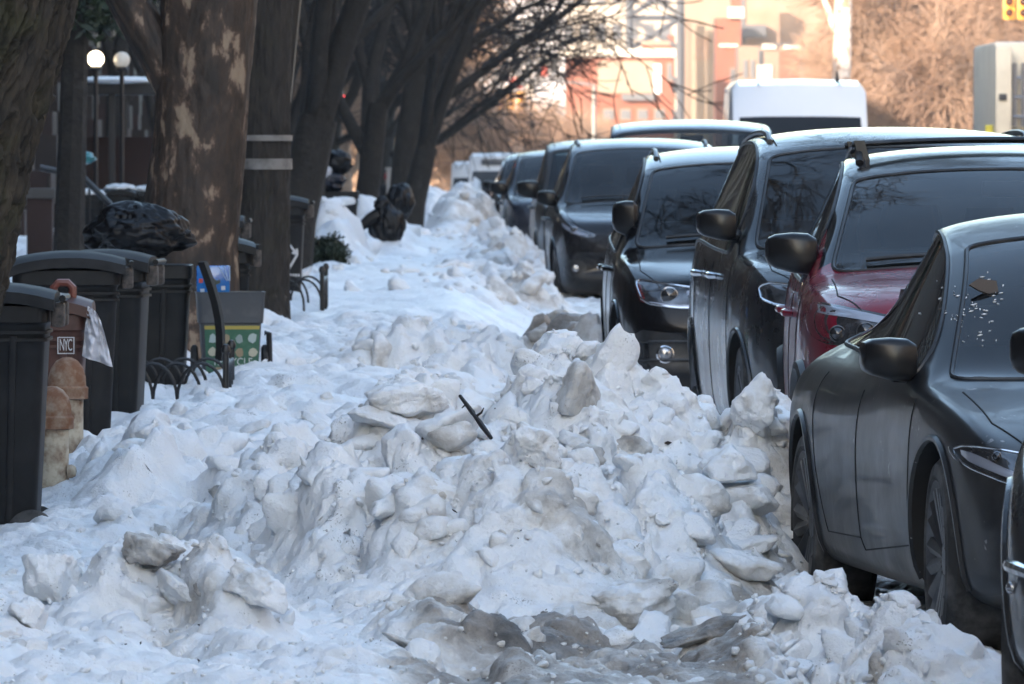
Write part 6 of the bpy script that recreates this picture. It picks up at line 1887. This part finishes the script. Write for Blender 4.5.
make_vehicle(suv(paint=mat('sunlit_white_paint', (.8, .74, .66), .4), level=1), ((430 - CX) / F * 275, 275, dz(275)), 0, 'pale far car glinting in the sun by the slim signal post', group='cars far down the street')

# lift truck on the right ------------------------------------------------------
CRM = mat('cream_truck_paint', (.82, .75, .62), .5, noise=(1.5, (.65, .58, .47), .5, .8))
lt = tag(empty('lift_truck', (8.95, 138, dz(138))), 'cream utility truck with ladder racks on the right edge', 'truck')
MB().box((0, 3, 2.05), (2.3, 5.6, 2.6), .08).build('body', CRM, lt)
MB().box((-1.02, -.12, 2.35), (.26, .4, 1.9), .06).build('tool_locker', CRM, lt)
MB().box((-1.03, -.335, 1.85), (.10, .06, .16), .01).build('hatch', DARK, lt); MB().box((-1.03, -.335, 2.5), (.12, .05, .1), .01).build('hatch', DARK, lt)
for (x) in (-.84, -.70, -.56, -.42): MB().tube([(x, -.05, 2.05), (x, -.08, 3.02)], .045, 6).build('ladder_rail', mat('grey_ladder', (.30, .31, .34), .4, .5), lt)
for z in (2.2, 2.5, 2.8): MB().tube([(-.86, -.08, z), (-.4, -.08, z)], .03, 6).build('rung', MATS['grey_ladder'], lt)
MB().tube([(-.75, -.2, .9), (-.3, -.25, 2.05), (.3, -.2, 2.1)], .20, 10).build('boom', mat('boom_grey', (.35, .36, .38), .4), lt)
MB().box((-1.24, -.3, 1.6), (.12, .1, .95), .02).build('warning_board', mat('safety_yellow', (.55, .48, .04), .5), lt)
MB().box((-1.5, .1, 1.55), (.3, .3, .8), .06).build('black_mirror', BLACK, lt)
for s in (-1, 1):
    for yy in (.9, 4.6): make_wheel(lt, dict(R=.45), s * .95, yy, s)
MB().box((0, 3, .7), (2.1, 5.4, .3), .04).build('chassis', BLACK, lt)
for z, c_ in ((2.45, (.5, .08, .03)), (2.05, (.55, .4, .05))): MB().box((-.63, -.03, z), (.1, .05, .16), .01).build('sticker', mat('sticker_%d' % int(z * 100), c_, .5), lt)

# person with the red hat beyond the trunks -------------------------------------------
def person(loc, sc, label):
    root = tag(empty('person', loc), label, 'person'); root.scale = (sc,) * 3
    J = dict(pel=(0, 0, .95), ch=(0, .0, 1.28), nk=(0, -.01, 1.48), hd=(0, -.03, 1.58), tp=(0, -.03, 1.70), ls=(-.18, 0, 1.42), le=(-.24, -.05, 1.14), lw=(-.16, -.22, 1.0), rs=(.18, 0, 1.42), re=(.25, -.03, 1.14), rw=(.20, -.20, .98),
             lh=(-.09, 0, .92), lk=(-.10, -.06, .50), la=(-.10, .02, .09), lt=(-.11, -.14, .04), rh=(.09, 0, .92), rk=(.11, .02, .50), ra=(.11, .10, .09), rt=(.12, -.05, .04))
    Rr = dict(pel=.15, ch=.155, nk=.06, hd=.095, tp=.085, ls=.075, le=.055, lw=.04, rs=.075, re=.055, rw=.04, lh=.095, lk=.065, la=.05, lt=.04, rh=.095, rk=.065, ra=.05, rt=.04)
    E = [('pel', 'ch'), ('ch', 'nk'), ('nk', 'hd'), ('hd', 'tp'), ('ch', 'ls'), ('ls', 'le'), ('le', 'lw'), ('ch', 'rs'), ('rs', 're'), ('re', 'rw'), ('pel', 'lh'), ('lh', 'lk'), ('lk', 'la'), ('la', 'lt'), ('pel', 'rh'), ('rh', 'rk'), ('rk', 'ra'), ('ra', 'rt')]
    ks = list(J); me = bpy.data.meshes.new('body'); me.from_pydata([J[k_] for k_ in ks], [(ks.index(a), ks.index(b)) for a, b in E], [])
    def mods(ob):
        ob.modifiers.new('skin', 'SKIN')
        lay = ob.data.skin_vertices[0].data if ob.data.skin_vertices else None
        if lay is None:
            bm = bmesh.new(); bm.from_mesh(ob.data); bm.verts.layers.skin.verify(); bm.to_mesh(ob.data); bm.free(); lay = ob.data.skin_vertices[0].data
        for i, k_ in enumerate(ks): lay[i].radius = (Rr[k_],) * 2; lay[i].use_root = (k_ == 'pel')
        s = ob.modifiers.new('s', 'SUBSURF'); s.levels = 2; s.render_levels = 2
    m2 = eval_mesh(me, mods)
    for c_ in (mat('black_coat', (.012, .012, .014), .8), mat('skin', (.42, .24, .16), .6)): m2.materials.append(c_)
    m2.polygons.foreach_set('material_index', [1 if p.center.z > 1.50 or (p.center.y < -.17 and p.center.z > .8) else 0 for p in m2.polygons])
    m2.polygons.foreach_set('use_smooth', [True] * len(m2.polygons)); link('body', m2, root)
    MB().lathe([(.105, 1.62), (.112, 1.64), (.108, 1.70), (.08, 1.77), (.03, 1.80), (.001, 1.805)], 18, 'Z', (0, -.03, 0)).build('knit_hat', mat('red_wool', (.32, .015, .02), .9), root)
    MB().lathe([(.19, .78), (.185, 1.0), (.19, 1.3), (.16, 1.43), (.08, 1.50)], 18, 'Z', (0, 0, 0), False).build('coat', mat('black_coat', (.012, .012, .014), .8), root)
    MB().tube([(-.03, -.145, 1.585), (.03, -.145, 1.585)], .012, 6).build('nose', mat('skin', (.42, .24, .16), .6), root)


c = at(389, 150, 212); person((c.x, 212, dz(212) + .02), 1.45 / 1.0 if False else 1.0, 'person in a black coat and red knitted hat beyond the far trunks')
c = at(394, 178, 209); wb = tag(empty('utility_cabinet', (c.x, 209, dz(209))), 'small white street cabinet before the person in the red hat', 'cabinet')
MB().box((0, 0, (c.z - dz(209)) / 2 + .1), (.34, .3, c.z - dz(209) + .2), .02).build('housing', WHT, wb); MB().box((0, 0, c.z - dz(209) + .22), (.4, .36, .05), .01).build('cabinet_top', WHT, wb); MB().box((.05, -.155, (c.z - dz(209)) / 2 + .1), (.2, .02, .5), .004).build('door', mat('cabinet_grey', (.4, .4, .42), .5), wb)
EXPO = 2.4

# ------------------------------------------------------------------ light
SUN_EL, SUN_AZ = 13.0, 24.0     # light travels towards +y, a little to +x (sun behind the camera, to the left)
w = bpy.data.worlds.new('World'); S.world = w; w.use_nodes = True
nt = w.node_tree; bg = nt.nodes['Background']
sky = nt.nodes.new('ShaderNodeTexSky'); sky.sky_type = 'NISHITA'; sky.sun_disc = False
sky.sun_elevation = D2R(SUN_EL); sky.sun_rotation = D2R(180 + SUN_AZ)
sky.air_density = 1.0; sky.dust_density = 1.2; sky.ozone_density = .75
nt.links.new(sky.outputs[0], bg.inputs[0]); bg.inputs[1].default_value = 0.15
sd = bpy.data.lights.new('sun', 'SUN'); sd.energy = 3.3; sd.angle = D2R(.5); sd.color = (1.0, .80, .62)
so = bpy.data.objects.new('sun', sd); COL.objects.link(so)
dirv = Vector((math.sin(D2R(SUN_AZ)) * math.cos(D2R(SUN_EL)), math.cos(D2R(SUN_AZ)) * math.cos(D2R(SUN_EL)), -math.sin(D2R(SUN_EL))))
so.rotation_euler = dirv.to_track_quat('-Z', 'Y').to_euler()
S.view_settings.view_transform = 'Standard'; S.view_settings.look = 'None'; S.view_settings.gamma = 1
S.view_settings.exposure = EXPO; S.view_settings.use_curve_mapping = False
S.cycles.use_denoising = True
S.cycles.max_bounces = 10; S.cycles.transparent_max_bounces = 16; S.cycles.diffuse_bounces = 2; S.cycles.glossy_bounces = 4
S.cycles.sample_clamp_indirect = 6

# far things fade: one closed box of pale air round the whole scene
hz = MB().box((0, 485, 25), (860, 1310, 64)).build('haze', bpy.data.materials.new('haze_air'), None, False)
hm = hz.data.materials[0]; hm.use_nodes = True; hn = hm.node_tree
for n in list(hn.nodes): hn.nodes.remove(n)
ho = hn.nodes.new('ShaderNodeOutputMaterial'); hv = hn.nodes.new('ShaderNodeVolumePrincipled')
hv.inputs['Color'].default_value = (.92, .93, .96, 1); hv.inputs['Density'].default_value = .00015; hv.inputs['Anisotropy'].default_value = .0
hn.links.new(hv.outputs[0], ho.inputs['Volume'])
tag(hz, 'pale winter air fading the far end of the street', 'haze', kind='stuff')
S.cycles.volume_bounces = 0
